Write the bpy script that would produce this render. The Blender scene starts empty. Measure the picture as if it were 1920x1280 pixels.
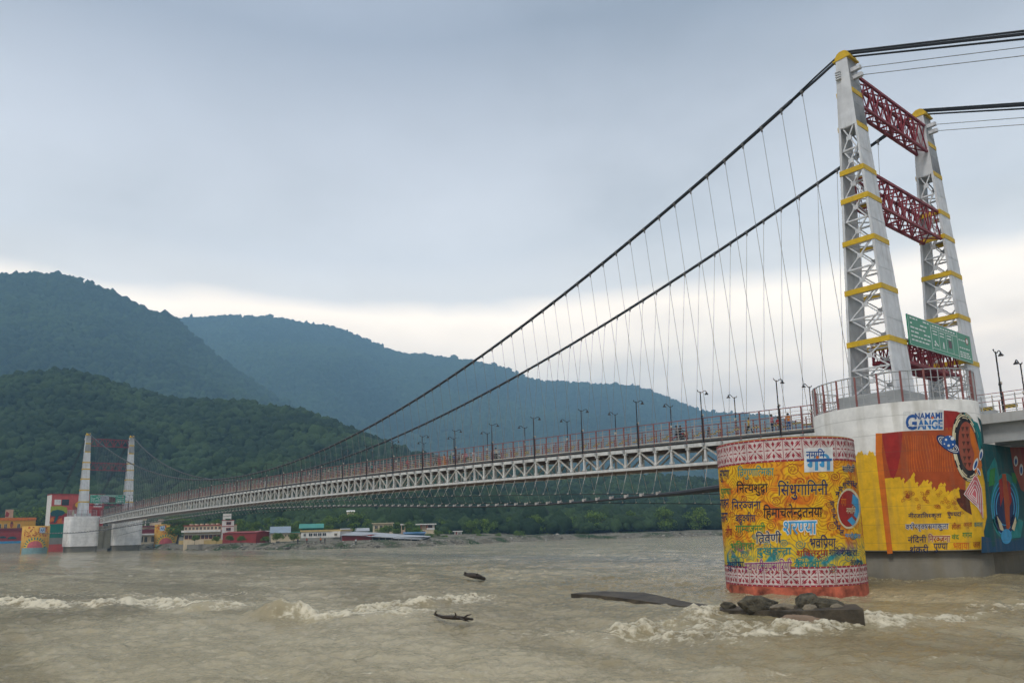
import bpy, bmesh, math, random
import numpy as np
from mathutils import Vector, Matrix
R = math.radians
random.seed(7); rng = np.random.default_rng(7)
SC = bpy.context.scene
COL = SC.collection

# ------------------------------------------------------------------ camera
F_PX, PIT, ROL, YAW = 1432.77, .1758, -.0239, .8731
CO = np.array([25.5327, -63.6904, 3.9074]); PYS = 98.5
_fw = np.array([-math.sin(YAW)*math.cos(PIT), math.cos(YAW)*math.cos(PIT), math.sin(PIT)])
_rt = np.array([math.cos(YAW), math.sin(YAW), 0.]); _up = np.cross(_rt, _fw)
_c, _s = math.cos(ROL), math.sin(ROL)
_rt, _up = _c*_rt+_s*_up, -_s*_rt+_c*_up
cam = bpy.data.cameras.new('camera'); camo = bpy.data.objects.new('camera', cam); COL.objects.link(camo)
camo.matrix_world = Matrix(((_rt[0], _up[0], -_fw[0], CO[0]), (_rt[1], _up[1], -_fw[1], CO[1]), (_rt[2], _up[2], -_fw[2], CO[2]), (0, 0, 0, 1)))
cam.sensor_width = 36; cam.lens = F_PX/1920*36; cam.shift_y = PYS/1920
cam.clip_start = .5; cam.clip_end = 20000
SC.camera = camo
SC.view_settings.view_transform = 'Standard'; SC.view_settings.look = 'None'
SC.view_settings.exposure = .58; SC.view_settings.gamma = 1
SC.cycles.use_denoising = True
SC.cycles.max_bounces = 6; SC.cycles.volume_bounces = 0

# ------------------------------------------------------------------ sun + overcast sky
SUN_EL, SUN_AZ = 50, 158          # azimuth clockwise from +Y, where the light comes from
sd = bpy.data.lights.new('sun', 'SUN'); sd.energy = 1.5; sd.angle = R(14); sd.color = (1, .95, .88)
so = bpy.data.objects.new('sun', sd); COL.objects.link(so)
_sv = Vector((math.sin(R(SUN_AZ))*math.cos(R(SUN_EL)), math.cos(R(SUN_AZ))*math.cos(R(SUN_EL)), math.sin(R(SUN_EL))))
so.rotation_euler = _sv.to_track_quat('Z', 'Y').to_euler(); so.location = (0, 0, 200)


class NT:
    """small helper for node trees"""
    def __init__(s, tree): s.t = tree; s.n = tree.nodes; s.l = tree.links
    def add(s, kind, **kw):
        n = s.n.new(kind)
        for k, v in kw.items():
            if k.startswith('i_'):
                n.inputs[k[2:].replace('_', ' ')].default_value = v
            else: setattr(n, k, v)
        return n
    def link(s, a, b): s.l.new(a, b)
    def math(s, op, a, b=None, clamp=False):
        n = s.n.new('ShaderNodeMath'); n.operation = op; n.use_clamp = clamp
        for i, v in enumerate((a, b)):
            if v is None: continue
            if isinstance(v, (int, float)): n.inputs[i].default_value = v
            else: s.l.new(v, n.inputs[i])
        return n.outputs[0]
    def mix(s, fac, a, b, blend='MIX'):
        n = s.n.new('ShaderNodeMix'); n.data_type = 'RGBA'; n.blend_type = blend
        for sock, v in ((n.inputs[0], fac), (n.inputs[6], a), (n.inputs[7], b)):
            if isinstance(v, (int, float)): sock.default_value = v
            elif isinstance(v, tuple): sock.default_value = v if len(v) == 4 else v+(1,)
            else: s.l.new(v, sock)
        return n.outputs[2]
    def ramp(s, fac, stops, interp='LINEAR'):
        n = s.n.new('ShaderNodeValToRGB'); cr = n.color_ramp; cr.interpolation = interp
        while len(cr.elements) < len(stops): cr.elements.new(.5)
        for e, (p, c) in zip(cr.elements, stops):
            e.position = p; e.color = (c if isinstance(c, tuple) else (c, c, c))+(1,)
        s.l.new(fac, n.inputs[0]); return n.outputs[0]


W = bpy.data.worlds.new('World'); SC.world = W; W.use_nodes = True
nt = NT(W.node_tree); nt.n.clear()
out = nt.add('ShaderNodeOutputWorld'); bg = nt.add('ShaderNodeBackground'); bg2 = nt.add('ShaderNodeBackground')
sky = nt.add('ShaderNodeTexSky'); sky.sky_type = 'NISHITA'; sky.sun_disc = False
sky.sun_elevation = R(SUN_EL); sky.sun_rotation = R(SUN_AZ)
nt.link(sky.outputs[0], bg.inputs[0]); bg.inputs[1].default_value = .1
tc = nt.add('ShaderNodeTexCoord'); sep = nt.add('ShaderNodeSeparateXYZ'); nt.link(tc.outputs['Generated'], sep.inputs[0])
zc = nt.math('MAXIMUM', sep.outputs[2], 0.0)
den = nt.math('ADD', zc, .16)
cmb = nt.add('ShaderNodeCombineXYZ'); nt.link(nt.math('DIVIDE', sep.outputs[0], den), cmb.inputs[0]); nt.link(nt.math('DIVIDE', sep.outputs[1], den), cmb.inputs[1])
n1 = nt.add('ShaderNodeTexNoise'); n1.inputs['Scale'].default_value = .55; n1.inputs['Detail'].default_value = 6; n1.inputs['Roughness'].default_value = .5; n1.inputs['Distortion'].default_value = .4
nt.link(cmb.outputs[0], n1.inputs['Vector'])
n2 = nt.add('ShaderNodeTexNoise'); n2.inputs['Scale'].default_value = 1.7; n2.inputs['Detail'].default_value = 7; n2.inputs['Roughness'].default_value = .55
nt.link(cmb.outputs[0], n2.inputs['Vector'])
h1 = nt.math('SUBTRACT', n1.outputs[0], .5); h2 = nt.math('SUBTRACT', n2.outputs[0], .5)
zz = nt.math('ADD', nt.math('ADD', zc, nt.math('MULTIPLY', h1, .12)), nt.math('MULTIPLY', h2, .05))
cl = nt.ramp(zz, [(0, (1.38, 1.13, .90)), (.14, (1.5, 1.22, .98)), (.21, (1.76, 1.42, 1.08)), (.282, (1.70, 1.42, 1.12)),
                  (.306, (.92, .85, .78)), (.36, (.67, .645, .635)), (.46, (.50, .492, .51)), (.58, (.265, .275, .315)), (.8, (.30, .32, .37)), (1, (.52, .57, .63))])
var = nt.math('ADD', nt.math('MULTIPLY', h1, 1.15), nt.math('MULTIPLY', h2, 1.0))
cl2 = nt.mix(1.0, cl, nt.ramp(nt.math('ADD', var, .5), [(.15, .66), (.5, 1.0), (.85, 1.22)]), 'MULTIPLY')
nt.link(cl2, bg2.inputs[0]); bg2.inputs[1].default_value = 1.4
mx = nt.add('ShaderNodeMixShader'); mx.inputs[0].default_value = .93
nt.link(bg.outputs[0], mx.inputs[1]); nt.link(bg2.outputs[0], mx.inputs[2]); nt.link(mx.outputs[0], out.inputs[0])

# ------------------------------------------------------------------ helpers
def ray(px, py):
    return _fw+(px-960)/F_PX*_rt-(py-640-PYS)/F_PX*_up
def at_plane(px, py, ax, val):
    d = ray(px, py); return CO+d*((val-CO[ax])/d[ax])
def at_dist(px, py, dist):
    d = ray(px, py); return CO+d*(dist/math.hypot(d[0], d[1]))
def on_ell(px, py, E):
    cx, cy, a, b = E; d = ray(px, py); o = CO
    A = (d[0]/a)**2+(d[1]/b)**2; ox, oy = (o[0]-cx)/a, (o[1]-cy)/b
    B = ox*d[0]/a+oy*d[1]/b; C = ox*ox+oy*oy-1
    q = B*B-A*C
    t = (-B-math.sqrt(max(q, 0)))/A
    p = o+d*t
    return math.atan2((p[1]-cy)/b, (p[0]-cx)/a), p[2]

MATS = {}
def mat(name, col, rough=.7, var=.12, scale=3., bump=0., metal=0., fine=0., spec=.3, streak=0., joint=0.):
    if name in MATS: return MATS[name]
    m = bpy.data.materials.new(name); m.use_nodes = True; t = NT(m.node_tree)
    b = t.n['Principled BSDF']; b.inputs['Roughness'].default_value = rough; b.inputs['Metallic'].default_value = metal
    b.inputs['Specular IOR Level'].default_value = spec
    g = t.add('ShaderNodeNewGeometry')
    nz = t.add('ShaderNodeTexNoise'); nz.inputs['Scale'].default_value = scale; nz.inputs['Detail'].default_value = 6; nz.inputs['Roughness'].default_value = .65
    t.link(g.outputs['Position'], nz.inputs['Vector'])
    f = t.ramp(nz.outputs[0], [(.3, 1-var), (.7, 1+var)])
    c = t.mix(1., tuple(col)+(1,), f, 'MULTIPLY')
    if streak:
        mp = t.add('ShaderNodeMapping'); mp.inputs['Scale'].default_value = (1.6, 1.6, .12); t.link(g.outputs['Position'], mp.inputs[0])
        s2 = t.add('ShaderNodeTexNoise'); s2.inputs['Scale'].default_value = 1.5; s2.inputs['Detail'].default_value = 5; t.link(mp.outputs[0], s2.inputs['Vector'])
        c = t.mix(t.math('MULTIPLY', t.ramp(s2.outputs[0], [(.5, 0.), (.72, 1.)]), streak), c, (.16, .13, .09, 1))
    if joint:
        sj = t.add('ShaderNodeSeparateXYZ'); t.link(g.outputs['Position'], sj.inputs[0])
        jl = t.math('LESS_THAN', t.math('FRACT', t.math('ADD', t.math('MULTIPLY', sj.outputs[2], .82), t.math('MULTIPLY', nz.outputs[0], .02))), .028)
        c = t.mix(t.math('MULTIPLY', jl, joint), c, (.10, .08, .05, 1))
    t.link(c, b.inputs['Base Color'])
    if bump:
        n2 = t.add('ShaderNodeTexNoise'); n2.inputs['Scale'].default_value = fine or scale*6; n2.inputs['Detail'].default_value = 5
        t.link(g.outputs['Position'], n2.inputs['Vector'])
        bp = t.add('ShaderNodeBump'); bp.inputs['Strength'].default_value = bump; bp.inputs['Distance'].default_value = .05
        t.link(n2.outputs[0], bp.inputs['Height']); t.link(bp.outputs[0], b.inputs['Normal'])
    MATS[name] = m; return m

def paint(name, col): return mat('paint_'+name, col, .78, .20, 1.6, .12, streak=.28, joint=.30)

def tag(o, label=None, cat=None, group=None, kind=None):
    if label: o['label'] = label
    if cat: o['category'] = cat
    if group: o['group'] = group
    if kind: o['kind'] = kind
    return o
ORG = {}
def thing(name, label, cat, loc=(0, 0, 0), rz=0, group=None):
    o = bpy.data.objects.new(name, None); COL.objects.link(o)
    o.empty_display_size = .3
    o.location = loc; o.rotation_euler = (0, 0, rz); ORG[o.name] = Vector(loc)
    return tag(o, label, cat, group)

class MB:
    def __init__(s): s.v = []; s.f = []
    def add(s, vs, fs):
        k = len(s.v); s.v += [tuple(v) for v in vs]; s.f += [tuple(i+k for i in f) for f in fs]; return s
    def box(s, x0, x1, y0, y1, z0, z1):
        return s.add([(x0, y0, z0), (x1, y0, z0), (x1, y1, z0), (x0, y1, z0), (x0, y0, z1), (x1, y0, z1), (x1, y1, z1), (x0, y1, z1)],
                     [(0, 3, 2, 1), (4, 5, 6, 7), (0, 1, 5, 4), (1, 2, 6, 5), (2, 3, 7, 6), (3, 0, 4, 7)])
    def bar(s, p, q, w, h=None, upv=(0, 0, 1)):
        h = h or w; p, q = Vector(p), Vector(q); d = (q-p)
        if d.length < 1e-6: return s
        d.normalize(); u = Vector(upv)
        if abs(d.dot(u)) > .98: u = Vector((0, 1, 0))
        a = d.cross(u).normalized()*(w/2); b = a.cross(d).normalized()*(h/2)
        return s.add([p-a-b, p+a-b, p+a+b, p-a+b, q-a-b, q+a-b, q+a+b, q-a+b],
                     [(0, 3, 2, 1), (4, 5, 6, 7), (0, 1, 5, 4), (1, 2, 6, 5), (2, 3, 7, 6), (3, 0, 4, 7)])
    def tube(s, pts, r, n=6, cap=True):
        pts = [Vector(p) for p in pts]; rr = r if isinstance(r, (list, tuple)) else [r]*len(pts)
        k = len(s.v); m = len(pts)
        for i, p in enumerate(pts):
            d = (pts[min(i+1, m-1)]-pts[max(i-1, 0)]).normalized()
            u = Vector((0, 0, 1)) if abs(d.z) < .9 else Vector((0, 1, 0))
            a = d.cross(u).normalized(); b = a.cross(d)
            for j in range(n):
                t = 2*math.pi*j/n; s.v.append(tuple(p+(a*math.cos(t)+b*math.sin(t))*rr[i]))
        for i in range(m-1):
            for j in range(n):
                s.f.append((k+i*n+j, k+(i+1)*n+j, k+(i+1)*n+(j+1) % n, k+i*n+(j+1) % n))
        if cap: s.f.append(tuple(k+j for j in range(n))); s.f.append(tuple(k+(m-1)*n+j for j in reversed(range(n))))
        return s
    def prism(s, pts, z0, z1):
        n = len(pts)
        return s.add([(x, y, z0) for x, y in pts]+[(x, y, z1) for x, y in pts],
                     [tuple(reversed(range(n))), tuple(range(n, 2*n))]+[(i, (i+1) % n, (i+1) % n+n, i+n) for i in range(n)])
    def loft(s, rings, cap=True):
        k = len(s.v); n = len(rings[0])
        for r in rings: s.v += [tuple(p) for p in r]
        for i in range(len(rings)-1):
            for j in range(n): s.f.append((k+i*n+j, k+i*n+(j+1) % n, k+(i+1)*n+(j+1) % n, k+(i+1)*n+j))
        if cap: s.f.append(tuple(k+j for j in reversed(range(n)))); s.f.append(tuple(k+(len(rings)-1)*n+j for j in range(n)))
        return s
    def build(s, name, m, parent=None, world=True, smooth=False, bevel=0):
        me = bpy.data.meshes.new(name)
        v = s.v
        if parent is not None and world:
            o0 = ORG.get(parent.name, Vector((0, 0, 0))); v = [(a-o0.x, b-o0.y, c-o0.z) for a, b, c in v]
        me.from_pydata(v, [], s.f); me.materials.append(m)
        if smooth: me.polygons.foreach_set('use_smooth', [True]*len(me.polygons))
        o = bpy.data.objects.new(name, me); COL.objects.link(o)
        if bevel:
            bm = bmesh.new(); bm.from_mesh(me)
            bmesh.ops.bevel(bm, geom=[e for e in bm.edges if e.is_manifold and e.calc_face_angle(0) > .6], offset=bevel, segments=1, affect='EDGES')
            bm.to_mesh(me); bm.free()
        if parent is not None:
            o.parent = parent; ORG[o.name] = ORG.get(parent.name, Vector((0, 0, 0))) if world else Vector((0, 0, 0))
        return o

def np_mesh(name, verts, faces, m, smooth=True, parent=None):
    """fast mesh from arrays; faces (n,3) or (n,4)"""
    me = bpy.data.meshes.new(name); k = faces.shape[1]
    me.vertices.add(len(verts)); me.vertices.foreach_set('co', np.ascontiguousarray(verts, dtype=np.float32).ravel())
    me.loops.add(faces.size); me.loops.foreach_set('vertex_index', np.ascontiguousarray(faces, dtype=np.int32).ravel())
    me.polygons.add(len(faces)); me.polygons.foreach_set('loop_start', np.arange(0, faces.size, k, dtype=np.int32))
    me.polygons.foreach_set('use_smooth', np.full(len(faces), smooth, dtype=bool))
    me.update(calc_edges=True); me.materials.append(m)
    o = bpy.data.objects.new(name, me); COL.objects.link(o)
    if parent is not None: o.parent = parent
    return o

def copy_tree(o, parent=None):
    c = o.copy(); COL.objects.link(c)
    if parent is not None: c.parent = parent
    for ch in list(o.children): copy_tree(ch, c)
    return c

def capped(pieces, name, m, parent, cap=100, world=True, key=None):
    """pieces: list of functions adding one piece to an MB, nearest first; past the cap they become one stuff part"""
    for fn in pieces[:cap]:
        b = MB(); fn(b); b.build(name, m, parent, world)
    if pieces[cap:]:
        b = MB()
        for fn in pieces[cap:]: fn(b)
        tag(b.build(name, m, parent, world), kind='stuff')

ORD = ['first', 'second', 'third', 'fourth', 'fifth', 'sixth', 'seventh', 'eighth', 'ninth', 'tenth', 'eleventh', 'twelfth', 'thirteenth', 'fourteenth', 'fifteenth', 'sixteenth', 'seventeenth', 'eighteenth', 'nineteenth', 'twentieth',
       'twenty-first', 'twenty-second', 'twenty-third', 'twenty-fourth', 'twenty-fifth', 'twenty-sixth', 'twenty-seventh', 'twenty-eighth', 'twenty-ninth', 'thirtieth', 'thirty-first', 'thirty-second', 'thirty-third', 'thirty-fourth']

# value noise on arrays
def vnoise(x, y, seed=0):
    xi = np.floor(x).astype(np.int64); yi = np.floor(y).astype(np.int64); xf = x-xi; yf = y-yi
    def h(a, b):
        n = (a*374761393+b*668265263+seed*1442695041) & 0xffffffff
        n = ((n ^ (n >> 13))*1274126177) & 0xffffffff
        n = n ^ (n >> 16)
        return (n & 0xffff)/65535.
    u = xf*xf*xf*(xf*(xf*6-15)+10); v = yf*yf*yf*(yf*(yf*6-15)+10)
    return (h(xi, yi)*(1-u)+h(xi+1, yi)*u)*(1-v)+(h(xi, yi+1)*(1-u)+h(xi+1, yi+1)*u)*v
def fbm(x, y, seed=0, octv=4, gain=.5):
    t = 0; a = 1.; s = 0
    for i in range(octv):
        t = t+a*(vnoise(x, y, seed+i*17)-.5); s += a; a *= gain; x = x*2.03+11.3; y = y*2.03+5.7
    return t/s

# ------------------------------------------------------------------ terrain
def az_of(px, py=1010):
    d = ray(px, py); return math.degrees(math.atan2(d[0], d[1]))
def el_of(px, py):
    d = ray(px, py); return math.degrees(math.atan2(d[2], math.hypot(d[0], d[1])))
SH = [(-112, 470), (-96, 400), (az_of(0), 345), (az_of(260), 320), (az_of(330), 282), (az_of(400), 250), (az_of(560), 222), (az_of(700), 213), (az_of(800), 216),
      (az_of(900), 238), (az_of(1000), 265), (az_of(1100), 286), (az_of(1340), 288), (-20, 300), (0, 330), (30, 420)]
SH_A = np.array([a for a, _ in SH]); SH_D = np.array([d for _, d in SH])
def shore(az): return np.interp(az, SH_A, SH_D)
def polar(az, r):
    a = np.radians(az); return CO[0]+np.sin(a)*r, CO[1]+np.cos(a)*r
HB_A = np.array([-112, -88, az_of(300), az_of(480), az_of(640), az_of(820), az_of(1000), az_of(1340), 0, 30])
HB_D = np.array([520, 400, 372, 322, 292, 278, 292, 312, 360, 450])
def hill_base(az): return np.interp(az, HB_A, HB_D)
def ground_z(az, r):
    """height of the far bank at polar coordinates round the camera"""
    s = shore(az); x, y = polar(az, r); t = r-s
    z = np.where(t < 0, -1.5+np.clip(t, -6, 0)*.2, np.minimum(-.3+t*.22, 1.3+t*.035))
    z = np.minimum(z, 4.6)
    return z+fbm(x*.12, y*.12, 5, 4)*.9*np.clip((t+4)/10, 0, 1)

def grid_faces(nr, nc):
    i = np.arange(nr-1)[:, None]*nc+np.arange(nc-1)[None, :]
    return np.stack([i, i+1, i+nc+1, i+nc], -1).reshape(-1, 4)

def bank_mat():
    m = bpy.data.materials.new('gravel_bank'); m.use_nodes = True; t = NT(m.node_tree); b = t.n['Principled BSDF']; b.inputs['Roughness'].default_value = .95; b.inputs['Specular IOR Level'].default_value = .1
    g = t.add('ShaderNodeNewGeometry')
    a = t.add('ShaderNodeTexNoise'); a.inputs['Scale'].default_value = .12; a.inputs['Detail'].default_value = 8; t.link(g.outputs['Position'], a.inputs['Vector'])
    c = t.add('ShaderNodeTexNoise'); c.inputs['Scale'].default_value = 1.6; c.inputs['Detail'].default_value = 6; t.link(g.outputs['Position'], c.inputs['Vector'])
    col = t.ramp(a.outputs[0], [(.36, (.13, .115, .085)), (.47, (.20, .18, .14)), (.55, (.10, .10, .065)), (.63, (.03, .055, .018))])
    col = t.mix(1., col, t.ramp(c.outputs[0], [(.3, .7), (.7, 1.25)]), 'MULTIPLY')
    t.link(col, b.inputs['Base Color']); return m
M_BANK = bank_mat()
azs = np.linspace(-110, 28, 420); ts = np.concatenate([np.linspace(-8, 12, 22), np.linspace(14, 110, 36)])
AZ, T = np.meshgrid(azs, ts); RR = shore(AZ)+T
X, Y = polar(AZ, RR); Z = ground_z(AZ, RR)
tag(np_mesh('river_bank', np.stack([X, Y, Z], -1).reshape(-1, 3), grid_faces(len(ts), len(azs)), M_BANK), kind='structure')
# the near bank the bridge lands on (outside the photograph's frame to the right, and behind the camera)
nb = [(36, -66), (30, -50), (22, -20), (19, 6), (14, 40), (8, 90), (30, 200), (130, 260), (260, 60), (220, -160), (40, -160), (12, -92), (18, -78), (30, -74)]
b = MB(); b.prism(nb, -2, 1.9); tag(b.build('river_bank', M_BANK), kind='structure')

def soil_mat():
    return mat('hill_soil', (.035, .05, .018), .95, .3, .02, spec=.05)
M_SOIL = soil_mat()
def foliage_mat(name, base, hue=.35):
    m = bpy.data.materials.new(name); m.use_nodes = True; t = NT(m.node_tree); b = t.n['Principled BSDF']
    b.inputs['Roughness'].default_value = .9; b.inputs['Specular IOR Level'].default_value = .12
    at = t.add('ShaderNodeAttribute'); at.attribute_name = 'tint'
    g = t.add('ShaderNodeNewGeometry'); nz = t.add('ShaderNodeTexNoise'); nz.inputs['Scale'].default_value = .9; nz.inputs['Detail'].default_value = 8; nz.inputs['Roughness'].default_value = .7
    t.link(g.outputs['Position'], nz.inputs['Vector'])
    c = t.mix(at.outputs['Fac'], tuple(v*.62 for v in base), (base[0]*1.75, base[1]*1.45, base[2]*1.2))
    c = t.mix(1., c, t.ramp(nz.outputs[0], [(.3, .55), (.7, 1.45)]), 'MULTIPLY')
    t.link(c, b.inputs['Base Color'])
    bp = t.add('ShaderNodeBump'); bp.inputs['Strength'].default_value = .9; bp.inputs['Distance'].default_value = .8
    t.link(nz.outputs[0], bp.inputs['Height']); t.link(bp.outputs[0], b.inputs['Normal'])
    return m

def ico_dome(level, seed):
    bm = bmesh.new(); bmesh.ops.create_icosphere(bm, subdivisions=level, radius=1)
    v = np.array([p.co[:] for p in bm.verts]); f = np.array([[q.index for q in p.verts] for p in bm.faces]); bm.free()
    keep = v[f][:, :, 2].max(1) > -.35; f = f[keep]
    r = np.random.default_rng(seed)
    n = 9; dirs = r.normal(size=(n, 3)); dirs[:, 2] = np.abs(dirs[:, 2])*.8; dirs /= np.linalg.norm(dirs, axis=1)[:, None]
    d = np.max(v@dirs.T, axis=1); s = .60+.42*np.clip((d-.55)/.45, 0, 1)**.8+r.normal(size=len(v))*.12
    v = v*s[:, None]
    used = np.unique(f); re = -np.ones(len(v), int); re[used] = np.arange(len(used))
    return v[used], re[f]

def forest(name, pos, rad, hgt, tint, level, m, nproto=7, seed=0):
    protos = [ico_dome(level, seed*31+i) for i in range(nproto)]
    r = np.random.default_rng(seed+99); V = []; Fc = []; Tn = []; k = 0
    which = r.integers(0, nproto, len(pos))
    for i, (v, f) in enumerate(protos):
        ix = np.nonzero(which == i)[0]
        if not len(ix): continue
        a = r.uniform(0, 2*np.pi, len(ix)); ca, sa = np.cos(a), np.sin(a)
        x = v[None, :, 0]*ca[:, None]-v[None, :, 1]*sa[:, None]; y = v[None, :, 0]*sa[:, None]+v[None, :, 1]*ca[:, None]
        P = np.stack([x*rad[ix, None], y*rad[ix, None], v[None, :, 2]*hgt[ix, None]], -1)+pos[ix][:, None, :]
        V.append(P.reshape(-1, 3)); Tn.append(np.repeat(tint[ix], len(v)))
        Fc.append((f[None]+(k+np.arange(len(ix))*len(v))[:, None, None]).reshape(-1, 3)); k += len(ix)*len(v)
    o = np_mesh(name, np.concatenate(V), np.concatenate(Fc), m, smooth=True)
    at = o.data.attributes.new('tint', 'FLOAT', 'POINT'); at.data.foreach_set('value', np.concatenate(Tn).astype(np.float32))
    return tag(o, kind='stuff')

class Hill:
    def __init__(s, ridge, r_base, r_ridge, back, seed, gully, power=1.1, z0=4., floor=None):
        s.A = np.array([a for a, e in ridge]); s.E = np.array([e for a, e in ridge])
        s.rb, s.rr, s.back, s.seed, s.g, s.p, s.z0, s.floor = r_base, r_ridge, back, seed, gully, power, z0, floor
    def pos(s, az, u):
        """u 0 at the foot, 1 on the ridge, up to 1.4 behind it"""
        rb = s.rb(az); rr = s.rr(az); el = np.interp(az, s.A, s.E)
        zr = np.tan(np.radians(el))*rr+CO[2]
        r = np.where(u <= 1, rb+(rr-rb)*u, rr+(u-1)*s.back)
        up = np.clip(u, 0, 1); dn = np.clip(u-1, 0, 1)
        z = s.z0+(zr-s.z0)*up**s.p
        x, y = polar(az, r)
        k = s.g; w = np.sin(np.pi*np.clip(up, 0, 1))*.9+.04
        f1 = fbm(x/k, y/k, s.seed, 5); f2 = 1-np.abs(fbm(x/(k*1.7)+3, y/(k*1.7), s.seed+3, 3))*2
        z = z+(f1*.55+(f2-.9)*.28)*k*.55*w
        z = z-dn*s.back*.5
        if s.floor is not None: z = np.maximum(z, s.floor)
        return x, y, z
    def mesh(s, name, a0, a1, na, nu):
        A, U = np.meshgrid(np.linspace(a0, a1, na), np.concatenate([np.linspace(0, 1, nu), np.linspace(1.08, 1.4, 5)]))
        x, y, z = s.pos(A, U)
        return tag(np_mesh(name, np.stack([x, y, z], -1).reshape(-1, 3), grid_faces(A.shape[0], A.shape[1]), M_SOIL), kind='structure')
    def scatter(s, n, a0, a1, seed, umax=1.03):
        r = np.random.default_rng(seed); a = r.uniform(a0, a1, n*3); u = r.uniform(0, umax, n*3)
        rr = s.rb(a)+(s.rr(a)-s.rb(a))*u
        keep = r.uniform(0, 1, n*3) < rr/rr.max(); a, u = a[keep][:n], u[keep][:n]
        x, y, z = s.pos(a, u); return np.stack([x, y, z], -1), a, u

def ridge(*pts): return sorted((az_of(px, py), el_of(px, py)) for px, py in pts)
r3 = ridge((-160, 704), (0, 708), (60, 703), (120, 697), (180, 709), (250, 733), (330, 751), (400, 755), (460, 758), (500, 763), (560, 771), (620, 793), (660, 808), (700, 825), (760, 850), (850, 868), (950, 880), (1100, 892), (1350, 905), (1500, 915), (1800, 930))
r3 = [(-115, 7.)]+r3+[(10, 3.), (30, 2.5)]
r1 = ridge((-160, 530), (-60, 521), (0, 521), (60, 515), (110, 518), (160, 532), (200, 546), (250, 570), (290, 589), (330, 600), (365, 633), (410, 671), (460, 708), (520, 748), (560, 774), (640, 830), (720, 880), (800, 930))
r1 = [(-115, 11.)]+r1
r2 = ridge((200, 615), (310, 599), (350, 598), (420, 593), (500, 596), (560, 605), (640, 618), (700, 643), (740, 661), (800, 667), (860, 675), (930, 686), (970, 702), (1000, 714), (1060, 717), (1120, 721), (1190, 725), (1240, 742), (1300, 767), (1330, 774), (1420, 779), (1450, 783), (1500, 797), (1600, 815), (1800, 840))
r2 = [(-95, 12.)]+r2+[(-5, 5.), (25, 3.5), (60, 3)]
H3 = Hill(r3, lambda a: hill_base(a), lambda a: hill_base(a)+np.interp(a, [-90, -60, -35, 0], [300, 300, 330, 400]), 260, 11, 70., 1.0, 3.4, 2.)
H1 = Hill(r1, lambda a: a*0+900., lambda a: a*0+1750., 700, 23, 260., 1.05, 30.)
H2 = Hill(r2, lambda a: a*0+1500., lambda a: a*0+2800., 900, 37, 420., 1.05, 60.)
H3.mesh('hill', -110, 28, 300, 60); H1.mesh('mountain', -112, -45, 220, 60); H2.mesh('mountain', -92, 40, 320, 60)
FOL = (.024, .049, .020)
MF3 = foliage_mat('forest_foliage', FOL); MF1 = MF3
def scatter_forest(H, n, a0, a1, seed, rad, level, ncl):
    p, a, u = H.scatter(n, a0, a1, seed); r = np.random.default_rng(seed+1)
    R_ = rad*np.exp(r.normal(size=len(p))*.33); hh = R_*r.uniform(.75, 1.35, len(p))
    tint = np.clip(.40+fbm(p[:, 0]/ncl, p[:, 1]/ncl, seed, 4)*2.3+r.normal(size=len(p))*.24, 0, 1)
    p[:, 2] += R_*.1
    return forest('hillside_forest', p, R_, hh, tint, level, MF3, seed=seed)
scatter_forest(H3, 24000, -90, -18, 41, 2.35, 2, 40)
scatter_forest(H1, 28000, -90, -54, 42, 5.2, 1, 150)
scatter_forest(H2, 42000, -80, -20, 43, 6.4, 1, 240)
# single trees standing up along the skylines
def ridge_trees(H, n, a0, a1, seed, rad):
    r = np.random.default_rng(seed); a = r.uniform(a0, a1, n); u = r.uniform(.985, 1.015, n); x, y, z = H.pos(a, u)
    rr = rad*np.exp(r.normal(size=n)*.35); p = np.stack([x, y, z+rr*r.uniform(.1, .9, n)], -1)
    return forest('ridge_trees', p, rr, rr*r.uniform(.9, 1.9, n), r.uniform(.1, .6, n), 1, MF3, seed=seed)
ridge_trees(H1, 420, -87, -68, 51, 3.1); ridge_trees(H2, 620, -76, -26, 52, 4.0)

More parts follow.
